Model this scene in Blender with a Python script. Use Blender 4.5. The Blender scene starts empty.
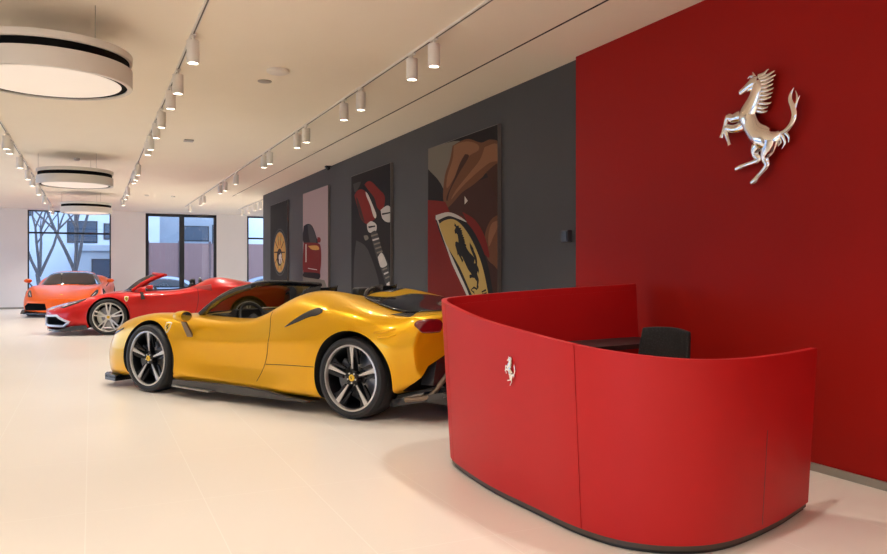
import bpy, bmesh, math, random
from mathutils import Vector, Matrix
from mathutils.bvhtree import BVHTree
random.seed(7)
PI = math.pi
SC = bpy.context.scene
COL = SC.collection

# ------------------------------------------------------------------ materials
def mat(name, col, rough=.5, metal=0., coat=0., emit=None, estr=0., alpha=1., spec=.5, coat_rough=.03):
    m = bpy.data.materials.new(name); m.use_nodes = True
    b = m.node_tree.nodes['Principled BSDF']
    b.inputs['Base Color'].default_value = (*col, 1)
    b.inputs['Roughness'].default_value = rough
    b.inputs['Metallic'].default_value = metal
    b.inputs['Coat Weight'].default_value = coat
    b.inputs['Coat Roughness'].default_value = coat_rough
    b.inputs['Specular IOR Level'].default_value = spec
    if emit:
        b.inputs['Emission Color'].default_value = (*emit, 1)
        b.inputs['Emission Strength'].default_value = estr
    return m

def noisy(m, scale, amt, bump=0.):
    """small procedural variation of the base colour and an optional bump"""
    nt = m.node_tree; b = nt.nodes['Principled BSDF']
    c = tuple(b.inputs['Base Color'].default_value)
    tc = nt.nodes.new('ShaderNodeTexCoord'); n = nt.nodes.new('ShaderNodeTexNoise')
    n.inputs['Scale'].default_value = scale; n.inputs['Detail'].default_value = 4
    nt.links.new(tc.outputs['Object'], n.inputs['Vector'])
    r = nt.nodes.new('ShaderNodeMixRGB'); r.blend_type = 'MIX'
    r.inputs[1].default_value = tuple(x * (1 - amt) for x in c[:3]) + (1,)
    r.inputs[2].default_value = tuple(min(1, x * (1 + amt)) for x in c[:3]) + (1,)
    nt.links.new(n.outputs['Fac'], r.inputs[0]); nt.links.new(r.outputs[0], b.inputs['Base Color'])
    if bump:
        bp = nt.nodes.new('ShaderNodeBump'); bp.inputs['Strength'].default_value = bump
        nt.links.new(n.outputs['Fac'], bp.inputs['Height']); nt.links.new(bp.outputs[0], b.inputs['Normal'])
    return m

def glass_mat(name, tint, refl=.12, rough=0.):
    m = bpy.data.materials.new(name); m.use_nodes = True
    nt = m.node_tree; nt.nodes.clear()
    o = nt.nodes.new('ShaderNodeOutputMaterial'); mx = nt.nodes.new('ShaderNodeMixShader')
    t = nt.nodes.new('ShaderNodeBsdfTransparent'); t.inputs[0].default_value = (*tint, 1)
    g = nt.nodes.new('ShaderNodeBsdfGlossy'); g.inputs['Roughness'].default_value = rough
    f = nt.nodes.new('ShaderNodeLayerWeight'); f.inputs['Blend'].default_value = .5
    p = nt.nodes.new('ShaderNodeMath'); p.operation = 'POWER'; p.inputs[1].default_value = 6; nt.links.new(f.outputs['Facing'], p.inputs[0])
    a = nt.nodes.new('ShaderNodeMath'); a.operation = 'MULTIPLY_ADD'; a.inputs[1].default_value = refl*4; a.inputs[2].default_value = .04; nt.links.new(p.outputs[0], a.inputs[0])
    nt.links.new(a.outputs[0], mx.inputs[0]); nt.links.new(t.outputs[0], mx.inputs[1]); nt.links.new(g.outputs[0], mx.inputs[2])
    nt.links.new(mx.outputs[0], o.inputs[0])
    return m

def floor_mat():
    m = mat('cream_tile', (.76, .68, .56), .3, spec=.45)
    nt = m.node_tree; b = nt.nodes['Principled BSDF']
    tc = nt.nodes.new('ShaderNodeTexCoord'); sp = nt.nodes.new('ShaderNodeSeparateXYZ')
    nt.links.new(tc.outputs['Object'], sp.inputs[0])
    def line(out, size, off):
        a = nt.nodes.new('ShaderNodeMath'); a.operation = 'ADD'; a.inputs[1].default_value = off + 60 * size
        nt.links.new(out, a.inputs[0])
        w = nt.nodes.new('ShaderNodeMath'); w.operation = 'MODULO'; w.inputs[1].default_value = size
        nt.links.new(a.outputs[0], w.inputs[0])
        l = nt.nodes.new('ShaderNodeMath'); l.operation = 'LESS_THAN'; l.inputs[1].default_value = .005
        nt.links.new(w.outputs[0], l.inputs[0]); return l.outputs[0]
    mx = nt.nodes.new('ShaderNodeMath'); mx.operation = 'MAXIMUM'
    nt.links.new(line(sp.outputs[0], .6, .03), mx.inputs[0]); nt.links.new(line(sp.outputs[1], 1.2, .35), mx.inputs[1])
    n = nt.nodes.new('ShaderNodeTexNoise'); n.inputs['Scale'].default_value = .7; n.inputs['Detail'].default_value = 3
    nt.links.new(tc.outputs['Object'], n.inputs['Vector'])
    c0 = nt.nodes.new('ShaderNodeMixRGB'); c0.inputs[1].default_value = (.80, .73, .64, 1); c0.inputs[2].default_value = (.84, .77, .68, 1)
    nt.links.new(n.outputs['Fac'], c0.inputs[0])
    c1 = nt.nodes.new('ShaderNodeMixRGB'); c1.inputs[2].default_value = (.88, .83, .74, 1)
    nt.links.new(mx.outputs[0], c1.inputs[0]); nt.links.new(c0.outputs[0], c1.inputs[1]); nt.links.new(c1.outputs[0], b.inputs['Base Color'])
    return m

M = {}
M['floor'] = floor_mat()
M['ceiling'] = noisy(mat('ceiling_plaster', (.90, .83, .71), .85), 2, .02)
M['wall'] = noisy(mat('white_plaster', (.84, .81, .79), .8), 2, .02)
M['greywall'] = noisy(mat('charcoal_paint', (.055, .055, .058), .75), 3, .06)
M['redwall'] = noisy(mat('deep_red_panel', (.32, .005, .002), .6, spec=.2), 1.5, .05)
M['base'] = mat('brushed_baseboard', (.36, .34, .30), .35, .6)
M['black'] = mat('satin_black', (.012, .012, .013), .4)
M['darkslit'] = mat('dark_slot', (.03, .022, .018), .9)
M['darkring'] = mat('dark_ring', (.006,.006,.006), .9, spec=.1)
M['white'] = mat('white_enamel', (.78, .75, .70), .45)
M['drum'] = mat('fixture_white', (.70, .67, .62), .5)
M['diff'] = mat('fixture_diffuser', (.80, .74, .68), .6, emit=(1, .9, .8), estr=.15)
M['lens'] = mat('lamp_glow', (1, .95, .85), .3, emit=(1, .90, .74), estr=9)
M['deskred'] = noisy(mat('matte_red_laminate', (.50, .008, .010), .5, spec=.35), 2, .03)
M['plinth'] = mat('bronze_plinth', (.10, .085, .07), .4, .5)
M['worktop'] = mat('dark_worktop', (.02, .018, .018), .45)
M['chrome'] = mat('polished_chrome', (.88, .84, .78), .09, 1.)
M['yellow'] = mat('yellow_metallic_paint', (.80, .42, .004), .30, .55, .45, coat_rough=.06, spec=.3)
M['red'] = mat('red_gloss_paint', (.56, .006, .004), .32, .25, .4, coat_rough=.06, spec=.3)
M['orange'] = mat('orange_red_gloss_paint', (.92, .13, .006), .36, .35, .25, coat_rough=.1, spec=.3)
M['stripe'] = mat('pale_blue_stripe', (.55, .60, .72), .35, .1, 1.)
M['tyre'] = mat('tyre_rubber', (.014, .014, .015), .6)
M['well'] = mat('wheel_well', (.008, .008, .008), .9)
M['rimsilver'] = mat('machined_rim', (.66, .65, .63), .38, .85)
M['rimdark'] = mat('dark_rim', (.035, .035, .038), .3, .7)
M['rimpale'] = mat('pale_silver_rim', (.72, .70, .66), .3, .7)
M['disc'] = mat('brake_disc', (.25, .25, .26), .35, .9)
M['caliper'] = mat('grey_caliper', (.12, .12, .13), .35, .2, .5)
M['caliperpale'] = mat('pale_caliper', (.62, .62, .55), .4)
M['badge'] = mat('badge_yellow', (.85, .55, .03), .35)
M['badgewhite'] = mat('badge_rim', (.8, .78, .74), .3)
M['carbon'] = mat('carbon_black', (.02, .02, .022), .25, 0, .6)
M['bronze'] = mat('bronze_trim', (.20, .15, .11), .3, .7)
M['carglass'] = glass_mat('windshield_glass', (.26, .28, .27))
M['darkglass'] = mat('dark_tinted_glass', (.012, .013, .015), .08, 0, .4)
M['taillens'] = mat('tail_lamp_red', (.18, .004, .008), .12, 0, 1.)
M['headlens'] = mat('headlamp_glass', (.012, .013, .015), .2, 0, .15)
M['headled'] = mat('headlamp_strip', (.75, .75, .75), .3)
M['seat'] = noisy(mat('black_leather', (.022, .021, .021), .55), 30, .1)
M['seatred'] = noisy(mat('burgundy_leather', (.10, .012, .012), .55), 30, .1)
M['cabin'] = mat('cabin_trim', (.018, .017, .017), .6)
M['mirror'] = mat('mirror_glass', (.5, .5, .52), .05, 1.)
M['winframe'] = mat('black_window_frame', (.018, .02, .024), .4)
M['winglass'] = glass_mat('window_glass', (.80, .88, 1.0))

# ------------------------------------------------------------------ helpers
def setp(o, label=None, cat=None, group=None, kind=None):
    if label: o['label'] = label
    if cat: o['category'] = cat
    if group: o['group'] = group
    if kind: o['kind'] = kind
    return o

def empty(name, loc, rz=0, sc=1, **k):
    o = bpy.data.objects.new(name, None); COL.objects.link(o)
    o.location = loc; o.rotation_euler = (0, 0, rz); o.scale = (sc, sc, sc); o.empty_display_size = .1
    return setp(o, **k)

def link_mesh(name, me, mats, parent=None, smooth=True, angle=35):
    o = bpy.data.objects.new(name, me); COL.objects.link(o)
    for m in (mats if isinstance(mats, (list, tuple)) else [mats]): me.materials.append(m)
    if smooth:
        me.shade_smooth(); me.set_sharp_from_angle(angle=math.radians(angle))
    if parent: o.parent = parent
    return o

def mesh(name, vs, fs, mats, parent=None, smooth=True, mi=None, angle=35):
    me = bpy.data.meshes.new(name); me.from_pydata([tuple(v) for v in vs], [], fs)
    if mi: me.polygons.foreach_set('material_index', mi)
    me.update()
    o = link_mesh(name, me, mats, parent, smooth, angle)
    return o

class MB:
    def __init__(s): s.v = []; s.f = []; s.m = []
    def add(s, vs, fs, mi=0):
        b = len(s.v); s.v += [Vector(v) for v in vs]; s.f += [tuple(i + b for i in f) for f in fs]; s.m += [mi] * len(fs)
    def box(s, lo, hi, mi=0):
        x0, y0, z0 = lo; x1, y1, z1 = hi
        s.add([(x0,y0,z0),(x1,y0,z0),(x1,y1,z0),(x0,y1,z0),(x0,y0,z1),(x1,y0,z1),(x1,y1,z1),(x0,y1,z1)],
              [(0,3,2,1),(4,5,6,7),(0,1,5,4),(1,2,6,5),(2,3,7,6),(3,0,4,7)], mi)
    def obox(s, a, b, w, h, up=(0,0,1), mi=0, w2=None, h2=None):
        """bar from a to b, width w (w2 at b), height h"""
        a = Vector(a); b = Vector(b); t = (b - a).normalized(); u = Vector(up)
        n = t.cross(u).normalized(); u = n.cross(t).normalized()
        w2 = w2 or w; h2 = h2 or h; vs = []
        for p, ww, hh in ((a, w, h), (b, w2, h2)):
            for i, j in ((-1,-1),(1,-1),(1,1),(-1,1)): vs.append(p + n * i * ww / 2 + u * j * hh / 2)
        s.add(vs, [(0,1,2,3),(7,6,5,4),(0,4,5,1),(1,5,6,2),(2,6,7,3),(3,7,4,0)], mi)
    def tube(s, pts, rad, n=10, mi=0, flat=None, cap=True):
        """swept circle; rad scalar or list; flat=(axis, factor) squashes along an axis"""
        pts = [Vector(p) for p in pts]; k = len(pts)
        if not isinstance(rad, (list, tuple)): rad = [rad] * k
        prev = None; vs = []
        for i, p in enumerate(pts):
            t = (pts[min(i+1,k-1)] - pts[max(i-1,0)]).normalized()
            if prev is None:
                u = Vector((0,0,1)) if abs(t.z) < .9 else Vector((1,0,0))
                prev = (u - t * u.dot(t)).normalized()
            else: prev = (prev - t * prev.dot(t)).normalized()
            w = t.cross(prev)
            for j in range(n):
                a = 2 * PI * j / n; d = (prev * math.cos(a) + w * math.sin(a)) * rad[i]
                if flat: d[flat[0]] *= flat[1]
                vs.append(p + d)
        fs = [(i*n+j, i*n+(j+1)%n, (i+1)*n+(j+1)%n, (i+1)*n+j) for i in range(k-1) for j in range(n)]
        if cap: fs += [tuple(range(n-1,-1,-1)), tuple((k-1)*n+j for j in range(n))]
        s.add(vs, fs, mi)
    def lathe(s, prof, n=32, axis='z', org=(0,0,0), mi=0, close=False, mis=None, caps=True):
        """prof = [(radius, height)]"""
        vs = []; o = Vector(org)
        for r, h in prof:
            for j in range(n):
                a = 2*PI*j/n; c, q = math.cos(a)*r, math.sin(a)*r
                vs.append(o + (Vector((c,q,h)) if axis=='z' else Vector((c,h,q)) if axis=='y' else Vector((h,c,q))))
        k = len(prof); fs = []; m = []
        for i in range(k if close else k-1):
            for j in range(n):
                a, b = i, (i+1) % k
                f = (a*n+j, a*n+(j+1)%n, b*n+(j+1)%n, b*n+j)
                fs.append(f if axis != 'y' else f[::-1]); m.append(mis[i] if mis else mi)
        if not close and caps:
            for i in (0, k-1):
                if prof[i][0] > 1e-5: fs.append(tuple(i*n+j for j in (range(n-1,-1,-1) if i==0 else range(n)))); m.append(mi)
        b = len(s.v); s.v += vs; s.f += [tuple(i+b for i in f) for f in fs]; s.m += m
    def build(s, name, mats, parent=None, smooth=True, angle=35, weld=False):
        o = mesh(name, s.v, s.f, mats, parent, smooth, s.m, angle)
        return o

def bevel(o, w, seg=2):
    md = o.modifiers.new('b', 'BEVEL'); md.width = w; md.segments = seg; md.limit_method = 'ANGLE'
    return o

def catmull(P, per=6):
    P = [Vector(p) for p in P]; out = []
    for i in range(len(P)-1):
        p0 = P[max(i-1,0)]; p1 = P[i]; p2 = P[i+1]; p3 = P[min(i+2,len(P)-1)]
        for k in range(per):
            t = k/per
            out.append(.5*((2*p1)+(p2-p0)*t+(2*p0-5*p1+4*p2-p3)*t*t+(3*p1-p0-3*p2+p3)*t**3))
    out.append(P[-1]); return out

def resample(P, n):
    P = [Vector(p) for p in P]; L = [0]
    for i in range(1, len(P)): L.append(L[-1] + (P[i]-P[i-1]).length)
    out = []; j = 0
    for k in range(n):
        d = L[-1]*k/(n-1)
        while j < len(P)-2 and L[j+1] < d: j += 1
        s = (d-L[j])/max(1e-9, L[j+1]-L[j]); out.append(P[j].lerp(P[j+1], min(1,s)))
    return out

def applied(o):
    """replace the object's mesh by its modified mesh"""
    dg = bpy.context.evaluated_depsgraph_get(); dg.update()
    me = bpy.data.meshes.new_from_object(o.evaluated_get(dg), preserve_all_data_layers=True, depsgraph=dg)
    o.modifiers.clear(); o.data = me; return o

def cut(o, cutter_mb, mats):
    c = cutter_mb.build('cutter', mats, None, smooth=False)
    bm = bmesh.new(); bm.from_mesh(c.data); bmesh.ops.recalc_face_normals(bm, faces=bm.faces); bm.to_mesh(c.data); bm.free()
    c.parent = o.parent; bpy.context.view_layer.update()
    md = o.modifiers.new('bool', 'BOOLEAN'); md.operation = 'DIFFERENCE'; md.object = c; md.solver = 'EXACT'; md.material_mode = 'TRANSFER'
    applied(o); bpy.data.objects.remove(c)

def prism(mb, poly, plane, lo, hi, mi=0):
    """extrude a polygon given in a plane ('xy','xz','yz') between lo and hi on the third axis"""
    n = len(poly)
    def P(a, b, h): return {'xy': (a,b,h), 'xz': (a,h,b), 'yz': (h,a,b)}[plane]
    vs = [P(a,b,lo) for a,b in poly] + [P(a,b,hi) for a,b in poly]
    fs = [tuple(range(n)), tuple(range(2*n-1,n-1,-1))] + [(i,(i+1)%n,n+(i+1)%n,n+i) for i in range(n)]
    mb.add(vs, fs, mi)

# ------------------------------------------------------------------ rearing horse relief (traced units: x right, y down)
HORSE = [
 ([(300,322),(262,345),(225,325),(192,290),(172,250),(160,215),(178,180),(192,148),(203,110),(200,82)], [12,42,50,42,39,43,38,31,25,21]),
 ([(208,80),(186,82),(162,92),(140,103),(126,110)], [22,24,18,14,12]),
 ([(192,96),(172,104),(160,106)], [16,13,8]),
 ([(196,66),(188,48),(182,34)], [7,5,1]),
 ([(192,58),(172,50),(160,58)], [7,5,1]),
 ([(150,215),(118,212),(92,214),(70,205),(56,238),(44,272),(38,290)], [26,24,19,15,10,8,11]),
 ([(158,250),(128,262),(95,262),(62,252),(64,285),(74,318),(79,334)], [26,22,17,14,10,8,11]),
 ([(225,335),(200,365),(194,392),(208,418),(180,426),(145,433),(125,438),(106,444)], [36,29,19,13,10,9,11,9]),
 ([(258,345),(248,385),(236,415),(244,445),(224,470),(204,490),(194,503),(176,514)], [46,35,21,14,10,9,13,9]),
 ([(285,325),(312,322),(340,298),(354,262),(348,225),(338,195),(340,170),(352,148)], [10,10,11,13,12,10,7,1]),
 ([(350,250),(362,212),(364,185),(358,162)], [9,6,4,1]), ([(350,238),(364,208),(375,186)], [8,5,1]),
 ([(300,322),(313,350),(316,370),(304,390)], [9,7,5,1]), ([(312,320),(328,338),(332,352),(330,368)], [8,6,4,1]),
 ([(292,326),(298,348),(300,362),(290,376)], [7,5,4,1])]
for (x, y), (tx, ty) in zip([(208,60),(212,70),(216,80),(216,95),(218,110),(216,125),(214,142),(210,158),(206,174),(200,190),(196,202)],
                            [(252,42),(276,56),(280,74),(272,90),(270,108),(272,126),(268,144),(262,160),(262,184),(248,200),(246,216)]):
    HORSE.append(([(x,y),((x+tx)/2,(y+ty)/2+5),(tx-8,ty+3),(tx,ty)], [10,7,4,1]))

def horse(mb, T, k, depth=.35, n=10, mi=0, nax=0, r=1.):
    """T maps traced (x,y) to a 3D point; k metres per traced unit; squashed along axis nax"""
    for pts, rad in HORSE:
        P = catmull([(a,b,0) for a,b in pts], 3); R = catmull([(q,0,0) for q in rad], 3)
        mb.tube([T(p.x,p.y) for p in P], [max(.4,q.x)*k*r for q in R], n, mi, flat=(nax, depth))

# ------------------------------------------------------------------ the room
XR, XG, YB, ZC = 4.19, 4.25, 28.7, 3.31
def struct(name, mb, m, smooth=False):
    o = mb.build(name, m, None, smooth=smooth); o['kind'] = 'structure'; return o
b = MB(); b.box((-7.2,-4.2,-.1),(7.2,28.9,0)); struct('floor', b, M['floor'])
b = MB(); b.box((-7.2,-4.2,ZC),(3.515,28.9,ZC+.2)); b.box((3.545,-4.2,ZC),(7.2,28.9,ZC+.2)); b.box((3.515,-4.2,ZC),(3.545,.0,ZC+.2))
b.box((3.515,21.6,ZC),(3.545,28.9,ZC+.2)); struct('ceiling', b, M['ceiling'])
b = MB(); b.box((3.515,0,ZC+.004),(3.545,21.6,ZC+.2)); struct('trim_1', b, M['darkslit'])
b = MB(); b.box((XG,-4.2,0),(4.6,21.0,ZC)); struct('wall_right', b, M['greywall'])
b = MB(); b.box((XR,-4.2,0.05),(XG-.001,6.09,ZC)); o = struct('wall_right_panel', b, M['redwall'])
b = MB(); b.box((4.175,-4.2,0),(XG-.001,6.09,.05)); b.box((4.235,6.09,0),(XG-.001,21.0,.05)); struct('baseboard_right', b, M['base'])
FILL_GL = ((-3.0, 3.0), (12.5, 27.5))  # unseen left-wall glazing, added to bring ambient daylight into the hall
b = MB(); b.box((-7.2,-4.2,0),(-7.0,-3,ZC)); b.box((-7.2,3,0),(-7.0,12.5,ZC)); b.box((-7.2,27.5,0),(-7.0,28.7,ZC))
for y0, y1 in FILL_GL: b.box((-7.2,y0,3.15),(-7.0,y1,ZC))
struct('wall_left', b, M['wall'])
for n, (y0, y1) in enumerate(FILL_GL):
    f = MB(); c = round((y1-y0)/3)
    for k in range(c+1): y = y0+(y1-y0)*k/c; f.box((-7.12,y-.04,0),(-7.04,y+.04,3.15))
    f.box((-7.12,y0,0),(-7.04,y1,.08)); f.box((-7.12,y0,3.09),(-7.04,y1,3.15)); o = f.build('window_%d' % (n+4), M['winframe'], None, smooth=False); o['kind'] = 'structure'  # frame of the added glazing
    g = MB(); g.box((-7.085,y0+.02,.05),(-7.078,y1-.02,3.12)); g.build('window_pane', M['winglass'], o, smooth=False)
    L = bpy.data.lights.new('portal','AREA'); L.shape = 'RECTANGLE'; L.size = 3.05; L.size_y = y1-y0-.1; L.cycles.is_portal = True
    o = bpy.data.objects.new('daylight_portal', L); COL.objects.link(o); o.location = (-7.15,(y0+y1)/2,1.6); o.rotation_euler = (0,-PI/2,0)
b = MB(); b.box((7.0,21.0,0),(7.2,28.7,ZC)); struct('wall_alcove', b, M['wall'])
b = MB(); b.box((4.6,20.8,0),(7.2,21.0,ZC)); struct('wall_alcove_end', b, M['wall'])
b = MB(); b.box((-7.2,-4.4,0),(7.2,-4.2,ZC)); struct('wall_front', b, M['wall'])
W1, W2, W3 = (-1.92,.61), (1.72,4.13), (5.22,6.85)
for k, (x0, x1) in enumerate([(-7.2,W1[0]),(W1[1],W2[0]),(W2[1],W3[0]),(W3[1],7.2)]):
    b = MB(); b.box((x0,YB,0),(x1,YB+.25,ZC)); struct('wall_back', b, M['wall'])
    b = MB(); b.box((x0,YB-.012,0),(x1,YB-.001,.06)); struct('baseboard_back', b, M['base'])
def window(n, x0, x1, xs, zs, t=.05, tm=.05, ztop=3.27):
    f = MB(); y0, y1 = YB+.02, YB+.10
    f.box((x0,y0,0),(x0+t,y1,ztop)); f.box((x1-t,y0,0),(x1,y1,ztop)); f.box((x0,y0,ztop-t),(x1,y1,ztop)); f.box((x0,y0,0),(x1,y1,.08))
    for x in xs: f.box((x-tm/2,y0,.08),(x+tm/2,y1,ztop-t))
    for z in zs: f.box((x0+t,y0+.005,z-.03),(x1-t,y1-.005,z+.03))
    f.box((x0,YB+.01,ztop),(x1,y1+.1,ZC), 1)
    o = f.build('window_%d' % n, [M['winframe'], M['wall']], None, smooth=False); o['kind'] = 'structure'
    g = MB(); g.box((x0+.01,YB+.055,.05),(x1-.01,YB+.062,ztop-.02)); g.build('window_pane', M['winglass'], o, smooth=False)
window(1, *W1, [], [2.52], .045)
window(2, *W2, [2.93], [], .10, .17)
window(3, *W3, [], [2.45], .06)

# ------------------------------------------------------------------ ceiling lamps
def ordinal(i): return ['nearest','second','third','fourth','fifth','sixth','seventh','eighth','ninth','tenth','eleventh','twelfth','thirteenth','fourteenth','fifteenth'][i]
def track(name, x, y0, y1, label):
    b = MB(); b.box((x-.017,y0,ZC-.02),(x+.017,y1,ZC-.001)); b.box((x-.006,y0+.01,ZC-.0215),(x+.006,y1-.01,ZC-.0195),1)
    o = b.build('lighting_track', [M['white'],M['black']], None, smooth=False); setp(o, label, 'track', 'lighting tracks on the ceiling')
track('t', 2.71, -3.5, 25.5, 'long white lighting track running beside the thin dark ceiling slot')
track('t', .79, -3.5, 24.5, 'long white lighting track down the middle of the ceiling')
track('t', -1.13, -3.5, 27.8, 'long white lighting track on the left side of the ceiling')
track('t', 4.45, 21.3, 26.0, 'short white lighting track past the end of the charcoal wall')
proto = None
def lamp(x, y, label, group, watts=0, emit_only=False):
    global proto
    if proto is None:
        r = empty('track_spotlight', (x,y,ZC-.02))
        b = MB(); b.lathe([(.0,-.045),(.050,-.045),(.0535,-.048),(.0535,-.235),(.050,-.24),(.044,-.24),(.040,-.215),(0,-.215)], 24)
        bd = b.build('lamp_body', M['white'], r)
        b = MB(); b.tube([(0,0,-.05),(0,0,-.012)], .011, 10); b.box((-.02,-.05,-.014),(.02,.05,0)); b.build('stem', M['white'], r)
        b = MB(); b.lathe([(0,-.2165),(.038,-.2165),(.036,-.224),(0,-.222)], 20); b.build('lens', M['lens'], r)
        b = MB(); b.lathe([(.041,-.218),(.0445,-.2405),(.0505,-.2405),(.0505,-.2385),(.046,-.2385),(.043,-.2185)], 24, close=True); b.build('trim_ring', M['rimdark'], r)
        proto = r; o = r
    else:
        o = proto.copy(); COL.objects.link(o); o.location = (x,y,ZC-.02)
        for c in proto.children:
            d = c.copy(); COL.objects.link(d); d.parent = o
    setp(o, label, 'spotlight', group)
    return o
WARM = (1, .96, .89)
def spot(x, y, w, size=100, blend=.7, col=WARM, aim=None):
    L = bpy.data.lights.new('spot', 'SPOT'); L.energy = w; L.spot_size = math.radians(size); L.spot_blend = blend; L.color = col; L.shadow_soft_size = .035
    o = bpy.data.objects.new('spot_beam', L); COL.objects.link(o); o.location = (x, y, ZC-.265)
    if aim: o.rotation_euler = (Vector(aim)-o.location).to_track_quat('-Z','Y').to_euler()
    return o
TR = [(2.71, [6.087,6.591,8.081,8.701,10.447,10.965,12.841,13.315,16.136,17.568,18.3,21.12,21.776,24.253], 'right ceiling track', 'spotlights on the right track'),
      (.79, [6.85,8.101,8.893,10.111,10.953,12.046,12.617,15.38,16.274,16.862,19.692,20.854,22.874], 'middle ceiling track', 'spotlights on the middle track'),
      (-1.13, [12.845,13.343,15.173,17.02,18.278,20.327,22.814,26.0,27.5], 'left ceiling track', 'spotlights on the left track'),
      (4.45, [21.6,22.4,23.2,24.2,25.3], 'short far track', 'spotlights on the short far track')]
for x, ys, nm, g in TR:
    for i, y in enumerate(ys):
        lamp(x, y, 'white cylinder spotlight, %s to the camera on the %s' % (ordinal(i) if i else 'the one nearest', nm), g)
        spot(x, y, 24 if y < 17 else 44)
for x, y in ((2.71,4.2),(2.71,2.6),(.79,4.6),(.79,2.2),(-1.13,9.6),(-1.13,7.6),(-1.13,5.0),(-1.13,2.4),(2.71,.4),(-4,8),(-4,14),(-4,20),(-4,25),(-4,3)):  # out-of-frame track spots; those off the tracks are added fill
    spot(x, y, 34 if y < 15 else 58)
for x, y in ((-1.13,.4),(-3.2,.4),(-3.2,3.0),(-4.8,1.5),(.79,-.6),(-1.13,-1.8),(-4.8,-1.5)): spot(x, y, 90)  # unseen spots added so floor bounce lifts the ceiling

def fixture(x, y, label, zb=2.78):
    r = empty('round_ceiling_light', (x,y,0), 0, 1, label=label, cat='ceiling light', group='round suspended ceiling lights')
    b = MB(); b.lathe([(.617,zb+.005),(.617,zb),(.622,zb-.002),(.656,zb),(.66,zb+.006),(.66,zb+.145),(.617,zb+.145)], 96, close=True); b.build('drum', M['drum'], r)
    b = MB(); b.lathe([(.565,zb+.03),(.565,zb+.012),(.618,zb+.012),(.618,zb+.03)], 96, close=True)
    b.lathe([(.565,zb+.14),(.565,zb+.215),(.635,zb+.215),(.635,zb+.14)], 96, close=True); b.build('dark_ring', M['darkring'], r)
    b = MB(); b.lathe([(0,zb+.008),(.565,zb+.008),(.57,zb+.012),(.57,zb+.03),(0,zb+.03)], 96); b.build('diffuser', M['diff'], r)
    b = MB(); b.lathe([(0,zb+.21),(.655,zb+.21),(.66,zb+.215),(.66,zb+.265),(.65,zb+.27),(0,zb+.27)], 96); b.build('top_plate', M['drum'], r)
    for a in (-55, 65, 185):
        q = math.radians(a); b = MB(); b.tube([(.62*math.cos(q),.62*math.sin(q),zb+.268),(.62*math.cos(q),.62*math.sin(q),ZC)], .0025, 6); b.build('suspension_wire', M['base'], r)
fixture(-.31, 6.93, 'large round white ceiling light with black ring at upper left, nearest the camera')
fixture(-.26, 15.1, 'middle round white ceiling light between left and middle tracks')
fixture(-.12, 22.3, 'farthest round white ceiling light in front of the left window')

for o in list(COL.objects):
    if o.name.startswith('round_ceiling_light'): o.scale = (.945, .945, 1)
def disc(name, x, y, r, h, label, cat, m):
    b = MB(); b.lathe([(0,ZC-h),(r*.8,ZC-h),(r*.97,ZC-h*.7),(r,ZC-h*.3),(r*.98,ZC),(0,ZC)], 32); b.v = [v-Vector((0,0,ZC)) for v in b.v]; o = b.build(name, m); o.location = (x,y,ZC); setp(o, label, cat)
disc('ceiling_speaker', 1.72, 7.76, .115, .035, 'white round ceiling speaker plate between middle and right tracks', 'speaker', M['white'])
disc('smoke_detector', 1.69, 8.27, .075, .012, 'small beige round sensor beside the white ceiling speaker plate', 'sensor', M['base'])
disc('smoke_detector', -.24, 15.37+.0, .05, .05, 'small white sensor above the middle round ceiling light', 'sensor', M['white'])
disc('smoke_detector', 1.36, 22.16, .06, .035, 'small white sensor far back on the ceiling right of the middle track', 'sensor', M['white'])
disc('smoke_detector', 2.03, 22.17, .06, .035, 'small white sensor far back on the ceiling near the right track', 'sensor', M['white'])
b = MB(); b.box((1.31,12.45,ZC-.02),(1.45,12.6,ZC)); setp(b.build('ceiling_sensor', M['base'], None, False), 'small beige rectangular ceiling plate between two tracks', 'sensor')
r = empty('security_camera', (4.19,14.5,ZC), label='small dark security camera at the top of the charcoal wall', cat='camera')
b = MB(); b.box((-.05,-.05,-.03),(.05,.05,0)); b.build('mount', M['black'], r, False)
b = MB(); b.lathe([(0,-.085),(.03,-.075),(.045,-.05),(.045,-.03),(0,-.03)], 20); b.build('dome', M['darkglass'], r)
r = empty('wall_speaker', (XG,6.30,1.61), label='small dark square box on the charcoal wall beside the red panel', cat='wall unit')
b = MB(); b.box((-.05,-.06,-.06),(0,.06,.06)); bevel(b.build('housing', mat('grey_box',(.05,.05,.055),.5), r, False), .006)
b = MB(); b.box((-.056,-.045,-.045),(-.05,.045,.045)); b.build('front_plate', M['black'], r, False)

# ------------------------------------------------------------------ wall emblem
r = MB(); KX, KY = .683/340, .776/488
def TW(x, y): return (XR-.050, 4.195-(x-35)*KX, 1.875+(518-y)*KY)
horse(r, TW, .00178, .55, 12, nax=0)
for p in ((165,215),(230,330),(200,120)): r.tube([(XR-.045, TW(*p)[1], TW(*p)[2]), (XR-.0015, TW(*p)[1], TW(*p)[2])], .012, 8)
setp(r.build('horse_emblem', M['chrome'], None, angle=60), 'large chrome rearing horse emblem on the deep red wall', 'emblem')

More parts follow.
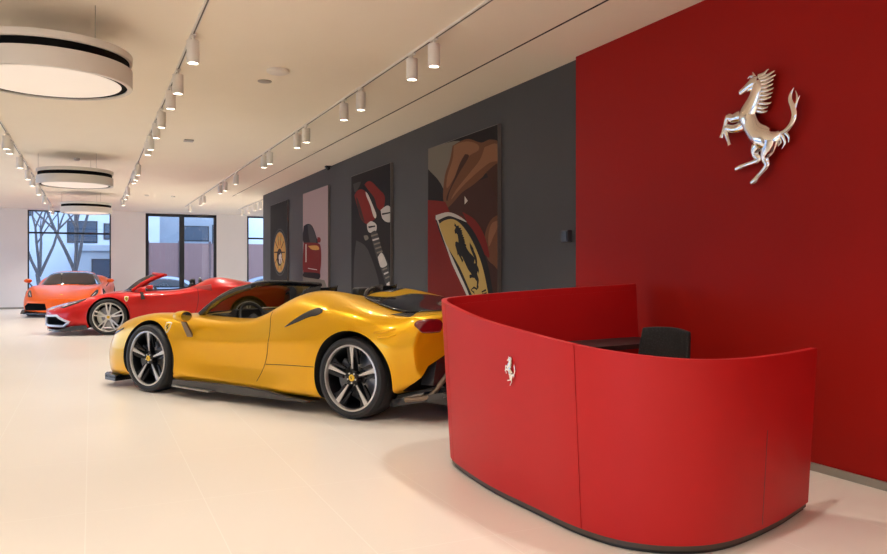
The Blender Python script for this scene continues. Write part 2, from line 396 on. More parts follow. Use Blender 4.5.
# ------------------------------------------------------------------ posters
CS, CC, EYE = .4180, .9084, 1.28
def unproj(px, py, X):
    """point of the wall plane x = X behind a measured spot of the print"""
    q = (px-443.5)/765; d = X/(CS+CC*q); return (X, d*(CC-CS*q), EYE-(py-270)*d/765)
def pm(name, c, rough=.75): return mat('print_'+name, c, rough, spec=.2)
PM = [pm('black',(.012,.010,.010)), pm('red',(.17,.010,.006)), pm('skin',(.14,.055,.024)), pm('skindark',(.05,.018,.009)), pm('gold',(.46,.31,.09)),
      pm('grey',(.17,.15,.12)), pm('silver',(.50,.46,.42)), pm('pinkgrey',(.36,.27,.27)), pm('darkgrey',(.05,.045,.045)), pm('orange',(.55,.27,.06)), pm('pale',(.55,.50,.45)), pm('brown',(.05,.018,.012)), pm('skinlight',(.24,.11,.052))]
def poster(ya, yb, label, bg, layers, cal, extra=None):
    """framed canvas on the charcoal wall between ya (near) and yb (far)"""
    zb, zt, X = .55, 2.945, XG-.045
    r = empty('wall_poster', (XG, (ya+yb)/2, zb), label=label, cat='poster', group='tall posters on the charcoal wall')
    inv = Matrix.Translation((-XG, -(ya+yb)/2, -zb))
    b = MB(); b.box((X,ya,zb),(XG-.002,yb,zt)); b.v = [inv@v for v in b.v]
    b.build('canvas', [mat('poster_edge',(.16,.14,.13),.5)], r, False)
    ox, oy, s = cal; b = MB(); lvl = [0]
    def clampf(p): return (p[0], min(max(p[1],ya),yb), min(max(p[2],zb),zt))
    def poly(pts, mi, smooth=True):
        lvl[0] += 1
        P = [(p[0],p[1],0) for p in pts]
        if smooth: P = catmull(P+[P[0]], 4)[:-1]
        P = [unproj(ox+p[0]/s, oy+p[1]/s, XG-.045) for p in P]
        P = [Vector(clampf(p)) for p in P]; P = [p+Vector((-.0006*lvl[0]-.001,0,0)) for p in P]
        Q = [P[0]]
        for p in P[1:]:
            if (p-Q[-1]).length > 1e-4: Q.append(p)
        if (Q[0]-Q[-1]).length < 1e-4: Q.pop()
        b.add(Q, [tuple(range(len(Q)))], mi)
    lvl[0] += 1
    x = X-.001; b.add([(x,ya+.006,zb+.006),(x,yb-.006,zb+.006),(x,yb-.006,zt-.006),(x,ya+.006,zt-.006)], [(0,1,2,3)], bg)
    for L in layers: poly(L[1], L[0], len(L) < 3)
    if extra: extra(b, lambda cx, cy, k: Vector(unproj(ox+cx/s, oy+cy/s, XG-.045)) + Vector((-.0006*lvl[0]-.0015*k,0,0)), clampf)
    b.v = [inv@v for v in b.v]
    bm = bmesh.new(); me = bpy.data.meshes.new('t'); me.from_pydata([tuple(v) for v in b.v], [], b.f); me.polygons.foreach_set('material_index', b.m)
    bm.from_mesh(me); bmesh.ops.triangulate(bm, faces=[f for f in bm.faces if len(f.verts) > 4]); bm.to_mesh(me); bm.free()
    link_mesh('print', me, PM, r, False)

def shield_extra(b, P, cl):
    def T(x, y): return P(100+(x-190)*.186+(y-50)*.151, 318+(x-190)*.07+(y-50)*.427, 1)
    horse(b, T, .0021, .02, 8, 0, nax=0, r=1.0)
    for pts in ([(168,520),(158,514),(148,522),(158,530),(160,540),(150,545)], [(196,522),(183,528),(190,545)], [(187,536),(198,532)]):
        b.tube([P(x,y,1) for x,y in pts], .012, 6, 0, flat=(0,.05))
poster(7.655, 9.637, 'wide poster of fingers above a yellow horse shield, nearest the red wall', 0, [
 (5,[(10,75),(110,50),(85,110),(62,175),(58,235),(10,150)]), (0,[(10,140),(50,185),(70,250),(10,245)]),
 (11,[(60,235),(240,180),(240,560),(120,560)]),
 (2,[(88,66),(80,110),(64,160),(58,225),(66,262),(84,252),(118,214),(150,192),(182,166),(198,152),(240,175),(260,60),(235,50),(205,46),(178,56),(140,44),(112,52)]),
 (12,[(92,66),(88,110),(72,160),(70,200),(92,170),(118,125),(140,98),(170,80),(168,62),(140,52),(112,56)]),
 (3,[(128,92),(140,100),(112,148),(82,205),(72,240),(70,225),(95,165),(112,120)]),
 (12,[(190,70),(230,60),(235,110),(205,120),(150,165),(110,205),(84,236),(100,205),(140,155),(175,110)]),
 (3,[(195,150),(240,120),(245,200),(240,270),(222,220)]),
 (2,[(250,280),(215,295),(194,335),(190,380),(198,420),(215,440),(250,452)]), (12,[(245,300),(215,310),(203,345),(204,385),(220,350)]),
 (1,[(10,238),(45,240),(66,243),(80,275),(120,290),(150,335),(172,380),(190,440),(200,560),(10,560)], 0),
 (1,[(120,275),(160,300),(190,350),(206,420),(170,380)]),
 (0,[(33,288),(75,280),(112,292),(152,330),(188,402),(207,470),(214,560),(148,560),(92,440),(55,360)]),
 (6,[(36,286),(75,276),(110,288),(135,308),(110,298),(76,288),(40,302)]),
 (6,[(36,290),(40,290),(80,400),(135,520),(150,560),(144,560),(88,440)], 0),
 (4,[(46,315),(62,303),(90,298),(118,316),(152,366),(182,440),(200,520),(203,560),(164,560),(112,450),(70,378)]),
 (10,[(128,225),(138,240),(128,252)],0)], (425,125,3.165), shield_extra)
poster(11.10, 13.07, 'dark poster of two red engine intakes with silver hose clamps', 0, [
 (8,[(240,300),(290,340),(340,500),(300,560),(235,560),(230,400)]),
 (1,[(275,62),(290,48),(308,52),(335,80),(360,108),(360,150),(350,175),(330,160),(318,120),(295,90)]),
 (1,[(232,108),(245,88),(262,82),(280,92),(300,125),(320,170),(322,205),(305,220),(300,232),(275,225),(258,200),(246,160)]),
 (10,[(280,92),(292,106),(315,160),(326,190),(322,206),(312,192),(300,150),(284,112)]),
 (11,[(240,115),(250,130),(268,190),(276,222),(262,205),(248,165)]),
 (6,[(286,232),(304,218),(326,232),(326,258),(312,268),(292,262)]), (0,[(292,240),(322,236),(322,242),(294,248)],0),
 (6,[(345,170),(372,152),(390,165),(392,215),(372,222),(352,205)]), (0,[(350,185),(388,178),(388,184),(352,192)],0),
 (8,[(302,268),(328,262),(352,340),(378,400),(388,480),(372,500),(352,440),(322,350)]),
 ] + [(6 if k % 4 == 1 else 5,[(304+k*6.2,278+k*18),(332+k*5.2,270+k*18),(334+k*5.2,276+k*18),(306+k*6.2,285+k*18)],0) for k in range(11)] +
 [(6,[(335,372),(352,352),(372,392),(372,408),(348,414)]),(10,[(338,380),(352,366),(358,380),(344,394)]),(6,[(372,485),(390,475),(392,505),(378,505)]),
  (5,[(275,280),(290,278),(296,292),(282,300)]),(8,[(230,60),(262,50),(255,75),(238,95)])], (300,170,4.26))
poster(14.54, 16.50, 'pale pink-grey poster showing part of a red sports car', 7, [
 (5,[(200,475),(330,500),(370,560),(200,560)],0),
 (0,[(215,200),(235,188),(255,192),(270,215),(285,260),(292,296),(215,296)]),
 (8,[(236,192),(256,196),(276,240),(285,290),(250,290)]),
 (1,[(215,292),(292,294),(310,320),(312,400),(306,450),(300,480),(215,470)]), (1,[(292,262),(304,262),(310,275),(306,290),(292,288)]),
 (9,[(240,310),(290,308),(300,330),(262,330)]), (10,[(226,300),(231,300),(231,400),(226,400)],0),
 (0,[(215,455),(300,462),(303,492),(270,490),(215,480)]),(10,[(240,432),(290,440),(290,444),(240,436)],0)], (265,190,5.54))
def ring(cx, cy, rx, ry, n=24): return [(cx+rx*math.cos(2*PI*i/n), cy+ry*math.sin(2*PI*i/n)) for i in range(n)]
poster(17.98, 19.85, 'black poster with a golden wheel, farthest along the charcoal wall', 0, [
 (8,ring(83,345,40,132),0),(0,ring(83,345,37,124),0),(5,ring(83,345,34,116),0),(9,ring(83,345,32,110),0),(4,ring(83,345,25,88),0),(9,ring(83,345,20,70),0),(0,ring(82,372,15,48),0),(10,ring(86,380,9,32),0),(3,ring(83,345,5,14),0)]
 + [(11,[(83+12*math.cos(a)-1.2*math.sin(a),345+40*math.sin(a)+4*math.cos(a)),(83+30*math.cos(a)-1*math.sin(a),345+103*math.sin(a)+3*math.cos(a)),(83+30*math.cos(a)+1*math.sin(a),345+103*math.sin(a)-3*math.cos(a)),(83+12*math.cos(a)+1.2*math.sin(a),345+40*math.sin(a)-4*math.cos(a))],0) for a in [2*PI*i/10 for i in range(10)]], (265,190,5.54))

# ------------------------------------------------------------------ reception desk
PATH = [(4.10,5.03,1.165),(3.2,4.90,1.135),(2.6,4.82,1.108),(2.34,4.765,1.092),(2.215,4.64,1.083),(2.145,4.42,1.062),(2.10,3.9,1.0),(2.12,3.4,.955),(2.15,3.05,.927),(2.24,2.82,.905),(2.42,2.68,.886),(2.66,2.65,.878),(3.05,2.75,.872),(3.455,2.91,.868)]
PT = catmull(PATH, 8); NP = len(PT)
def pnorm(i):
    a = PT[max(0,i-1)]; c = PT[min(NP-1,i+1)]; t = Vector((c.x-a.x, c.y-a.y, 0)).normalized(); n = Vector((t.y,-t.x,0))
    return -n if n.dot(Vector((PT[i].x-3.1, PT[i].y-3.8, 0))) < 0 else n
desk = empty('reception_desk', (3.0,3.8,0), label='curved matte red reception desk with a sloping rim', cat='reception desk')
off = Vector((3.0,3.8,0)); TH = .035
def band(i0, i1, mb, z0, ztop, o0, o1, th):
    """closed wall along the path: z0..ztop(i), outward offset o0 at the foot and o1*z at the top, thickness th"""
    vs = []; n = i1-i0+1
    for i in range(i0, i1+1):
        p = Vector((PT[i].x,PT[i].y,0))-off; nn = pnorm(i); zt = ztop(i)
        for z, q in ((z0, o0(z0)), (zt, o0(zt)), (zt, o0(zt)-th), (z0, o0(z0)-th)): vs.append(p+nn*q+Vector((0,0,z)))
    fs = [(k*4+a, k*4+(a+1)%4, (k+1)*4+(a+1)%4, (k+1)*4+a) for k in range(n-1) for a in range(4)] + [(3,2,1,0), tuple((n-1)*4+a for a in range(4))]
    mb.add(vs, fs)
lean = lambda z: .085*z/1.1
cuts = [0, 16, 39, 64, NP-1]
def gap_pts(): pass
for a, c in zip(cuts[:-1], cuts[1:]):
    b = MB(); band(a, c, b, .044, lambda i: PT[i].z, lambda z: .022+.063*z/1.1, None, TH)
    # pull the ends in by 2 mm so the joint shows as a seam
    for k, e in ((0, 1), (-1, -1)):
        if (k == 0 and a == 0) or (k == -1 and c == NP-1): continue
        for j in range(4):
            i = j if k == 0 else len(b.v)-4+j; v = b.v[i]; w = b.v[i+4*e]; b.v[i] = v + (w-v).normalized()*.0025
    o = b.build('panel', M['deskred'], desk, angle=50)
    bm = bmesh.new(); bm.from_mesh(o.data); bmesh.ops.recalc_face_normals(bm, faces=bm.faces); bm.to_mesh(o.data); bm.free()
b = MB(); band(0, NP-1, b, .018, lambda i: .044, lambda z: .014, None, .03); b.build('lower_trim', M['plinth'], desk)
b = MB(); band(0, NP-1, b, 0, lambda i: .018, lambda z: .0, None, .03); b.build('plinth', M['black'], desk)
b = MB(); band(1, NP-6, b, .70, lambda i: .735, lambda z: .0, None, .44)
for i in range(0): pass
b.build('worktop', M['worktop'], desk)
b = MB(); band(1, NP-2, b, .07, lambda i: PT[i].z-.05, lambda z: lean(z)-TH-.0, None, .004); b.build('inner_lining', M['deskred'], desk, angle=50)
ip = 100 if NP > 103 else NP-6
b = MB(); band(93, 94, b, .065, lambda i: .52, lambda z: .022+.063*z/1.1+.0012, None, .0025)
for i in range(4, 8): b.v[i] = b.v[i-4] + (b.v[i]-b.v[i-4]).normalized()*.004
b.build('panel_seam', M['plinth'], desk)
# emblem on the desk front
i = 53; p = Vector((PT[i].x,PT[i].y,0))-off; nn = pnorm(i); t = Vector((-nn.y,nn.x,0)); t = t if t.y < 0 else -t
def TD(x, y):
    z = .66+(518-y)*.00033; return p+t*((x-205)*.00030)+nn*(.022+.063*z/1.1+.009)+Vector((0,0,z))
b = MB(); horse(b, TD, .00034, .6, 6); b.build('horse_badge', M['chrome'], desk, angle=60)

# office chair behind the desk
ch = empty('office_chair', (3.39,4.13,0), math.radians(5), label='black mesh office chair behind the red reception desk', cat='chair')
b = MB(); N = 9
vs = []; fs = []
for i in range(N):
    for j in range(N):
        u = (j/(N-1)-.5); v = i/(N-1)
        w = .235*(1-.10*v*v)
        vs.append((.20+.05*v-.05*(2*u)**2, u*2*w, .50+.385*v - .015*(2*u)**2*v))
for i in range(N-1):
    for j in range(N-1): fs.append((i*N+j, i*N+j+1, (i+1)*N+j+1, (i+1)*N+j))
b.add(vs, fs); meshmat = mat('chair_mesh', (.012,.012,.013), .7)
nt = meshmat.node_tree; tc = nt.nodes.new('ShaderNodeTexCoord'); vo = nt.nodes.new('ShaderNodeTexVoronoi'); vo.inputs['Scale'].default_value = 70
nt.links.new(tc.outputs['Object'], vo.inputs['Vector']); cr = nt.nodes.new('ShaderNodeValToRGB'); cr.color_ramp.elements[0].color = (.02,.02,.021,1); cr.color_ramp.elements[1].color = (.006,.006,.006,1); cr.color_ramp.elements[0].position=.2; cr.color_ramp.elements[1].position=.5
nt.links.new(vo.outputs['Distance'], cr.inputs[0]); nt.links.new(cr.outputs[0], nt.nodes['Principled BSDF'].inputs['Base Color'])
o = b.build('backrest', meshmat, ch); md = o.modifiers.new('s','SOLIDIFY'); md.thickness = .035; md.offset = 0; bevel(o, .012, 3)
b = MB(); b.box((-.26,-.24,.42),(.20,.24,.50)); bevel(b.build('seat', M['seat'], ch, False), .03, 4)
b = MB(); b.tube([(0,0,.05),(0,0,.42)], .028, 12); b.tube([(0,0,.06),(0,0,.30)], .04, 12); b.build('gas_column', M['black'], ch)
b = MB()
for k in range(5):
    a = 2*PI*k/5; b.obox((0,0,.10),(.28*math.cos(a),.28*math.sin(a),.075), .05, .035, w2=.03, h2=.02)
b.build('star_base', M['black'], ch, False)
for k in range(5):
    a = 2*PI*k/5; b = MB(); b.lathe([(0,-.02),(.03,-.02),(.03,.02),(0,.02)], 14, 'y', (.28*math.cos(a),.28*math.sin(a),.03)); b.tube([(.28*math.cos(a),.28*math.sin(a),.03),(.28*math.cos(a),.28*math.sin(a),.075)], .008, 6); b.build('caster', M['black'], ch)
for sgn in (-1,1):
    b = MB(); b.tube(catmull([(.02,.24*sgn,.46),(.02,.29*sgn,.50),(.02,.29*sgn,.64)],5), .014, 8); b.box((-.12,.29*sgn-.035,.64),(.13,.29*sgn+.035,.665)); b.build('armrest', M['black'], ch)
b = MB(); b.tube(catmull([(.1,0,.44),(.22,0,.44),(.28,0,.55),(.26,0,.72)],5), .02, 8); b.build('back_bracket', M['black'], ch)

# ------------------------------------------------------------------ cars
def cage(stations, paint, name, parent):
    """stations: (x, bow, [(y,z) x9 from sill to top centre]); returns a closed smooth body mesh"""
    rings = []
    for x, bow, zb, pts in stations:
        half = [(0, zb)] + [(pts[0][0]*.86, zb)] + pts
        rings.append([(x - bow*(y/.95)**2, y, z) for y, z in half])
    n = len(rings[0]); vs = []; R = []
    for r in rings:
        idx = []
        for k in range(n): vs.append(r[k]); idx.append(len(vs)-1)
        for k in range(n-2, 0, -1): vs.append((r[k][0], -r[k][1], r[k][2])); idx.append(len(vs)-1)
        R.append(idx)
    m = len(R[0]); fs = []
    for a, c in zip(R[:-1], R[1:]):
        for j in range(m): fs.append((a[j], a[(j+1)%m], c[(j+1)%m], c[j]))
    FR = (1, .72, .36, 0, -.36, -.72, -1)
    for r, flip, st in ((R[0], True, stations[0]), (R[-1], False, stations[-1])):
        x0, bow = st[0], st[1]; G = []
        for j in range(n):
            Lp = r[j]; Rp = r[0] if j == 0 else (r[n-1] if j == n-1 else r[m-j]); y, z = vs[Lp][1], vs[Lp][2]
            if j in (0, n-1): G.append([Lp]*7); continue
            row = [Lp]
            for f in FR[1:-1]:
                vs.append((x0 - bow*(f*y/.95)**2, f*y, z)); row.append(len(vs)-1)
            row.append(Rp); G.append(row)
        for j in range(n-1):
            for k in range(6):
                f = [G[j][k], G[j+1][k], G[j+1][k+1], G[j][k+1]]; f = list(dict.fromkeys(f))
                if len(f) > 2: fs.append(tuple(f[::-1] if flip else f))
    o = mesh(name, vs, fs, [paint, M['well'], M['cabin']], parent)
    return o, R

def crease(o, pairs, w):
    bm = bmesh.new(); bm.from_mesh(o.data); cl = bm.edges.layers.float.new('crease_edge'); bm.verts.ensure_lookup_table()
    for a, c in pairs:
        e = bm.edges.get((bm.verts[a], bm.verts[c]))
        if e: e[cl] = w
    bmesh.ops.recalc_face_normals(bm, faces=bm.faces)
    bm.to_mesh(o.data); bm.free()

class Proj:
    """drapes strips over a body surface"""
    def __init__(s, o):
        s.t = BVHTree.FromPolygons([v.co.copy() for v in o.data.vertices], [tuple(p.vertices) for p in o.data.polygons])
    def hit(s, a, b, d, off):
        o, v = {'L': (Vector((a,3,b)), Vector((0,-1,0))), 'R': (Vector((a,-3,b)), Vector((0,1,0))), 'T': (Vector((a,b,3)), Vector((0,0,-1))),
                'F': (Vector((4,a,b)), Vector((-1,0,0))), 'B': (Vector((-4,a,b)), Vector((1,0,0)))}[d]
        h = s.t.ray_cast(o, v)
        if h[0] is None:
            q = {'L': Vector((a,.9,b)), 'R': Vector((a,-.9,b)), 'T': Vector((a,b,.9)), 'F': Vector((2.2,a,b)), 'B': Vector((-2.2,a,b))}[d]
            h = s.t.find_nearest(q)
        n = h[1] if h[1].dot(v) < 0 else -h[1]
        return h[0] + n*off
    def patch(s, name, A, B, d, m, parent, off=.003, n=20, rows=6, thick=.004, label=None, smooth=True):
        A = resample(catmull([(*p,0) for p in A], 6) if smooth else [(*p,0) for p in A], n)
        B = resample(catmull([(*p,0) for p in B], 6) if smooth else [(*p,0) for p in B], n)
        vs = []
        for r in range(rows+1):
            for a, c in zip(A, B):
                p = a.lerp(c, r/rows); vs.append(s.hit(p.x, p.y, d, off))
        fs = [(r*n+i, r*n+i+1, (r+1)*n+i+1, (r+1)*n+i) for r in range(rows) for i in range(n-1)]
        o = mesh(name, vs, fs, m, parent, angle=60)
        bm = bmesh.new(); bm.from_mesh(o.data); bmesh.ops.remove_doubles(bm, verts=bm.verts, dist=1e-5); bmesh.ops.recalc_face_normals(bm, faces=bm.faces)
        v = {'L':(0,1,0),'R':(0,-1,0),'T':(0,0,1),'F':(1,0,0),'B':(-1,0,0)}[d]
        if sum((f.normal.dot(Vector(v))*f.calc_area() for f in bm.faces)) < 0: bmesh.ops.reverse_faces(bm, faces=bm.faces)
        bm.to_mesh(o.data); bm.free()
        md = o.modifiers.new('s','SOLIDIFY'); md.thickness = thick; md.offset = -1
        if label: o['label'] = label
        return o
    def line(s, name, P, d, w, m, parent, off=.0012):
        P = resample(catmull([(*p,0) for p in P], 6), 30); vs = []
        for i, p in enumerate(P):
            t = (P[min(i+1,29)]-P[max(i-1,0)]).normalized(); q = Vector((-t.y,t.x,0))*w/2
            vs += [s.hit(p.x+q.x, p.y+q.y, d, off), s.hit(p.x-q.x, p.y-q.y, d, off)]
        o = mesh(name, vs, [(2*i,2*i+1,2*i+3,2*i+2) for i in range(29)], m, parent)
        return o

def wheel(parent, x, y, side, r, w, style, steer=0):
    """tyre with rim, disc, caliper and hub cap; side +1 = outer face towards +y"""
    root = empty('tmp', (0,0,0)); mats = []
    b = MB(); hw = w/2; ri = r*.785
    b.lathe([(ri,-hw*.82),(ri+.012,-hw*.92),(r*.88,-hw),(r*.955,-hw*.95),(r*.99,-hw*.80),(r,-hw*.55),(r*.995,-hw*.53),(r*.995,-hw*.48),(r,-hw*.46),(r,hw*.46),(r*.995,hw*.48),(r*.995,hw*.53),(r,hw*.55),(r*.99,hw*.80),(r*.955,hw*.95),(r*.88,hw),(ri+.012,hw*.92),(ri,hw*.82)], 64, 'y', close=True)
    ty = b.build('wheel', M['tyre'], parent); ty.location = (x, y, r); ty.rotation_euler = (0, 0, (PI if side < 0 else 0)+steer)
    face = M['rimsilver'] if style == 's' else M['rimpale']
    b = MB(); R0 = ri
    b.lathe([(R0+.006,hw*.86),(R0+.006,hw*.80),(R0-.012,hw*.70),(R0-.03,-hw*.5),(R0-.01,-hw*.86),(R0-.004,-hw*.86),(R0-.022,-hw*.45)], 64, 'y', mi=1, caps=False)
    b.lathe([(R0+.008,hw*.84),(R0+.009,hw*.90),(R0-.004,hw*.92),(R0-.009,hw*.84),(R0-.010,hw*.74)], 64, 'y', mi=0, caps=False)
    yo = hw*.74
    for k in range(5):
        a = PI/2 + 2*PI*k/5 + (.0 if style == 's' else .0)
        def pol(rr, da, yy): return (math.cos(a+da)*rr, yy, math.sin(a+da)*rr)
        def blade(da0, da1, w0, w1, mi, y0, y1, dep, ra=.045, rb=None):
            rb = rb or R0-.012
            vs = []
            n = 5
            for i in range(n+1):
                t = i/n; rr = ra+(rb-ra)*t; ww = w0+(w1-w0)*t; ca = da0+(da1-da0)*t; yy = y0+(y1-y0)*t
                dx = ww/2/rr
                vs += [pol(rr,ca-dx,yy),pol(rr,ca+dx,yy),pol(rr,ca+dx*1.15,yy-dep),pol(rr,ca-dx*1.15,yy-dep)]
            fs = [(i*4+j,i*4+(j+1)%4,(i+1)*4+(j+1)%4,(i+1)*4+j) for i in range(n) for j in range(4)]+[(0,1,2,3),(n*4+3,n*4+2,n*4+1,n*4)]
            b.add(vs, fs, mi)
        if style == 's':
            blade(0, 0, .030, .030, 1, yo-.012, yo-.004, .05)
            blade(0, 0, .010, .040, 0, yo-.004, yo+.006, .012, ra=.075)
            blade(.30, .10, .02, .03, 1, yo-.03, yo-.004, .02, ra=.12)
            blade(-.34, -.16, .02, .035, 1, yo-.03, yo-.006, .02, ra=.12)
            blade(.20, .22, .02, .05, 1, yo-.035, yo-.02, .02, ra=.17)
        else:
            for q in (-1, 1): blade(q*.20, q*.155, .017, .026, 0, yo-.02, yo+.002, .035, ra=.05)
            blade(0, 0, .03, .012, 0, yo-.03, yo-.02, .02, ra=.04, rb=.13)
    b.lathe([(0,yo+.002),(.05,yo+.0),(.058,yo-.01),(.058,yo-.06),(0,yo-.06)], 24, 'y', mi=1 if style == 's' else 0)
    for k in range(5):
        a = PI/2+2*PI*(k+.5)/5; b.lathe([(0,yo+.006),(.008,yo+.006),(.009,yo-.01),(0,yo-.01)], 8, 'y', (.042*math.cos(a),0,.042*math.sin(a)), mi=0)
    b.build('rim', [face, M['rimdark'] if style == 's' else M['rimpale']], ty)
    b = MB(); b.lathe([(.06,.0),(.19,.0),(.195,-.003),(.195,-.03),(.19,-.033),(.06,-.033)], 48, 'y', close=True); b.lathe([(0,.015),(.07,.015),(.085,-.03),(0,-.03)], 24, 'y'); b.build('brake_disc', M['disc'], ty)
    b = MB(); vs = []; n = 8; sgn = 1 if style == 's' else 1
    for i in range(n+1):
        a = math.radians((-38 if x > 0 else -30)+76*i/n) 
        for rr, yy in ((.125,.028),(.205,.03),(.21,-.05),(.12,-.05)): vs.append((math.cos(a)*rr, yy, math.sin(a)*rr))
    b.add(vs, [(i*4+j,i*4+(j+1)%4,(i+1)*4+(j+1)%4,(i+1)*4+j) for i in range(n) for j in range(4)]+[(0,1,2,3),(n*4+3,n*4+2,n*4+1,n*4)])
    b.build('brake_caliper', M['caliper'] if style == 's' else M['caliperpale'], ty, angle=30)
    b = MB(); b.lathe([(0,yo+.010),(.024,yo+.009),(.029,yo+.004),(.029,yo-.01),(0,yo-.01)], 24, 'y'); b.build('hub_cap', M['badge'], ty)
    b = MB(); horse(b, lambda px, py: ((px-205)*.00006*-1*(1), yo+.011, (275-py)*.00007), .00007, .3, 5, nax=1); b.build('hub_horse', M['black'], ty)
    bpy.data.objects.remove(root)
    return ty

def seat(parent, y, m, x=-.12):
    b = MB()
    prof = [(.28,.30),(.25,.42),(-.05,.40),(-.12,.46),(-.20,.70),(-.27,.90),(-.30,.97),(-.36,.98),(-.40,.95),(-.34,.62),(-.28,.34),(-.2,.30)]
    for k, (w, sh) in enumerate(((.24, 0),)):
        prism(b, [(x+px, pz) for px, pz in prof], 'xz', y-.23, y+.23)
    o = b.build('seat', m, parent, smooth=False); bm = bmesh.new(); bm.from_mesh(o.data); bmesh.ops.recalc_face_normals(bm, faces=bm.faces); bm.to_mesh(o.data); bm.free(); bevel(o, .035, 3)
    for q in (-1,1):
        b = MB(); b.tube(catmull([(x+.2,y+q*.22,.42),(x-.05,y+q*.23,.44),(x-.17,y+q*.23,.60),(x-.27,y+q*.21,.84)],5), [.04]*15+[.03], 8); b.build('bolster', m, o)
    b = MB(); b.box((x-.40,y-.13,.93),(x-.30,y+.13,1.06)); bevel(b.build('headrest', m, o, False), .03, 3)

def mirror(parent, side, paint, x, y, z, zf, w=.085, h=.055, lbl=None):
    b = MB(); ys = side
    vs = []; n = 16; K = [(-.075,.92),(-.07,1.),(-.03,1.05),(.03,.9),(.07,.55),(.09,.2)]
    for dx, sc in K:
        for j in range(n):
            a = 2*PI*j/n; vs.append((x+dx-.02*abs(math.cos(a))*0, ys*(y+math.cos(a)*w*sc), z+math.sin(a)*h*sc))
    fs = [(i*n+j,i*n+(j+1)%n,(i+1)*n+(j+1)%n,(i+1)*n+j) for i in range(len(K)-1) for j in range(n)] + [tuple(range(n)), tuple((len(K)-1)*n+j for j in range(n-1,-1,-1))]
    b.add(vs, fs); o = b.build('side_mirror', paint, parent)
    bm = bmesh.new(); bm.from_mesh(o.data); bmesh.ops.recalc_face_normals(bm, faces=bm.faces); bm.to_mesh(o.data); bm.free()
    b = MB(); b.add([(x-.078, ys*(y+math.cos(2*PI*j/n)*w*.84), z+math.sin(2*PI*j/n)*h*.84) for j in range(n)]+[(x-.070, ys*(y+math.cos(2*PI*j/n)*w*.84), z+math.sin(2*PI*j/n)*h*.84) for j in range(n)],
        [tuple(range(n)), tuple(range(2*n-1,n-1,-1))]+[(j,(j+1)%n,n+(j+1)%n,n+j) for j in range(n)]); b.build('mirror_glass', M['mirror'], o, False)
    b = MB(); b.obox((x+.01,ys*(y-.03),z-h*.8),(x-.02,ys*(y-.10),zf), .055, .018, up=(0,1,0), w2=.075, h2=.02); b.build('mirror_stalk', M['bronze'] if lbl else M['carbon'], o)

def shield(P, parent, x, z, side):
    d = 'L' if side > 0 else 'R'; k = .045
    up = [(x-k*.8,z+k*.95),(x-k*.4,z+k*1.05),(x,z+k*1.1),(x+k*.4,z+k*1.05),(x+k*.8,z+k*.95)]
    lo = [(x-k*.82,z-k*.1),(x-k*.5,z-k*.8),(x,z-k*1.35),(x+k*.5,z-k*.8),(x+k*.82,z-k*.1)]
    o = P.patch('shield_badge', up, lo, d, M['badgewhite'], parent, off=.004, n=14, rows=6)
    sc = lambda L, f: [(x+(a-x)*f, z+(b-z)*f) for a, b in L]
    P.patch('shield_field', sc(up,.82), sc(lo,.82), d, M['badge'], o, off=.006, n=14, rows=6)
    b = MB()
    def T(px, py): return P.hit(x-side*(px-205)*.00013*(1 if side>0 else 1), z+(275-py)*.00013, d, .0075)
    horse(b, T, .00014, .3, 5, nax=1); b.build('shield_horse', M['black'], o)

def rect(x0, x1, y0, y1): return [(x0,y0),(x1,y0),(x1,y1),(x0,y1)]
def arches(fx, rx, r, yi=.60):
    c = MB()
    for ax, rr in ((fx, r), (rx, r+.008)):
        for s in (-1, 1):
            c.lathe([(rr, min(s*yi, s*1.3)), (rr, max(s*yi, s*1.3))], 64, 'y', (ax, 0, .345), mi=0)
    return c

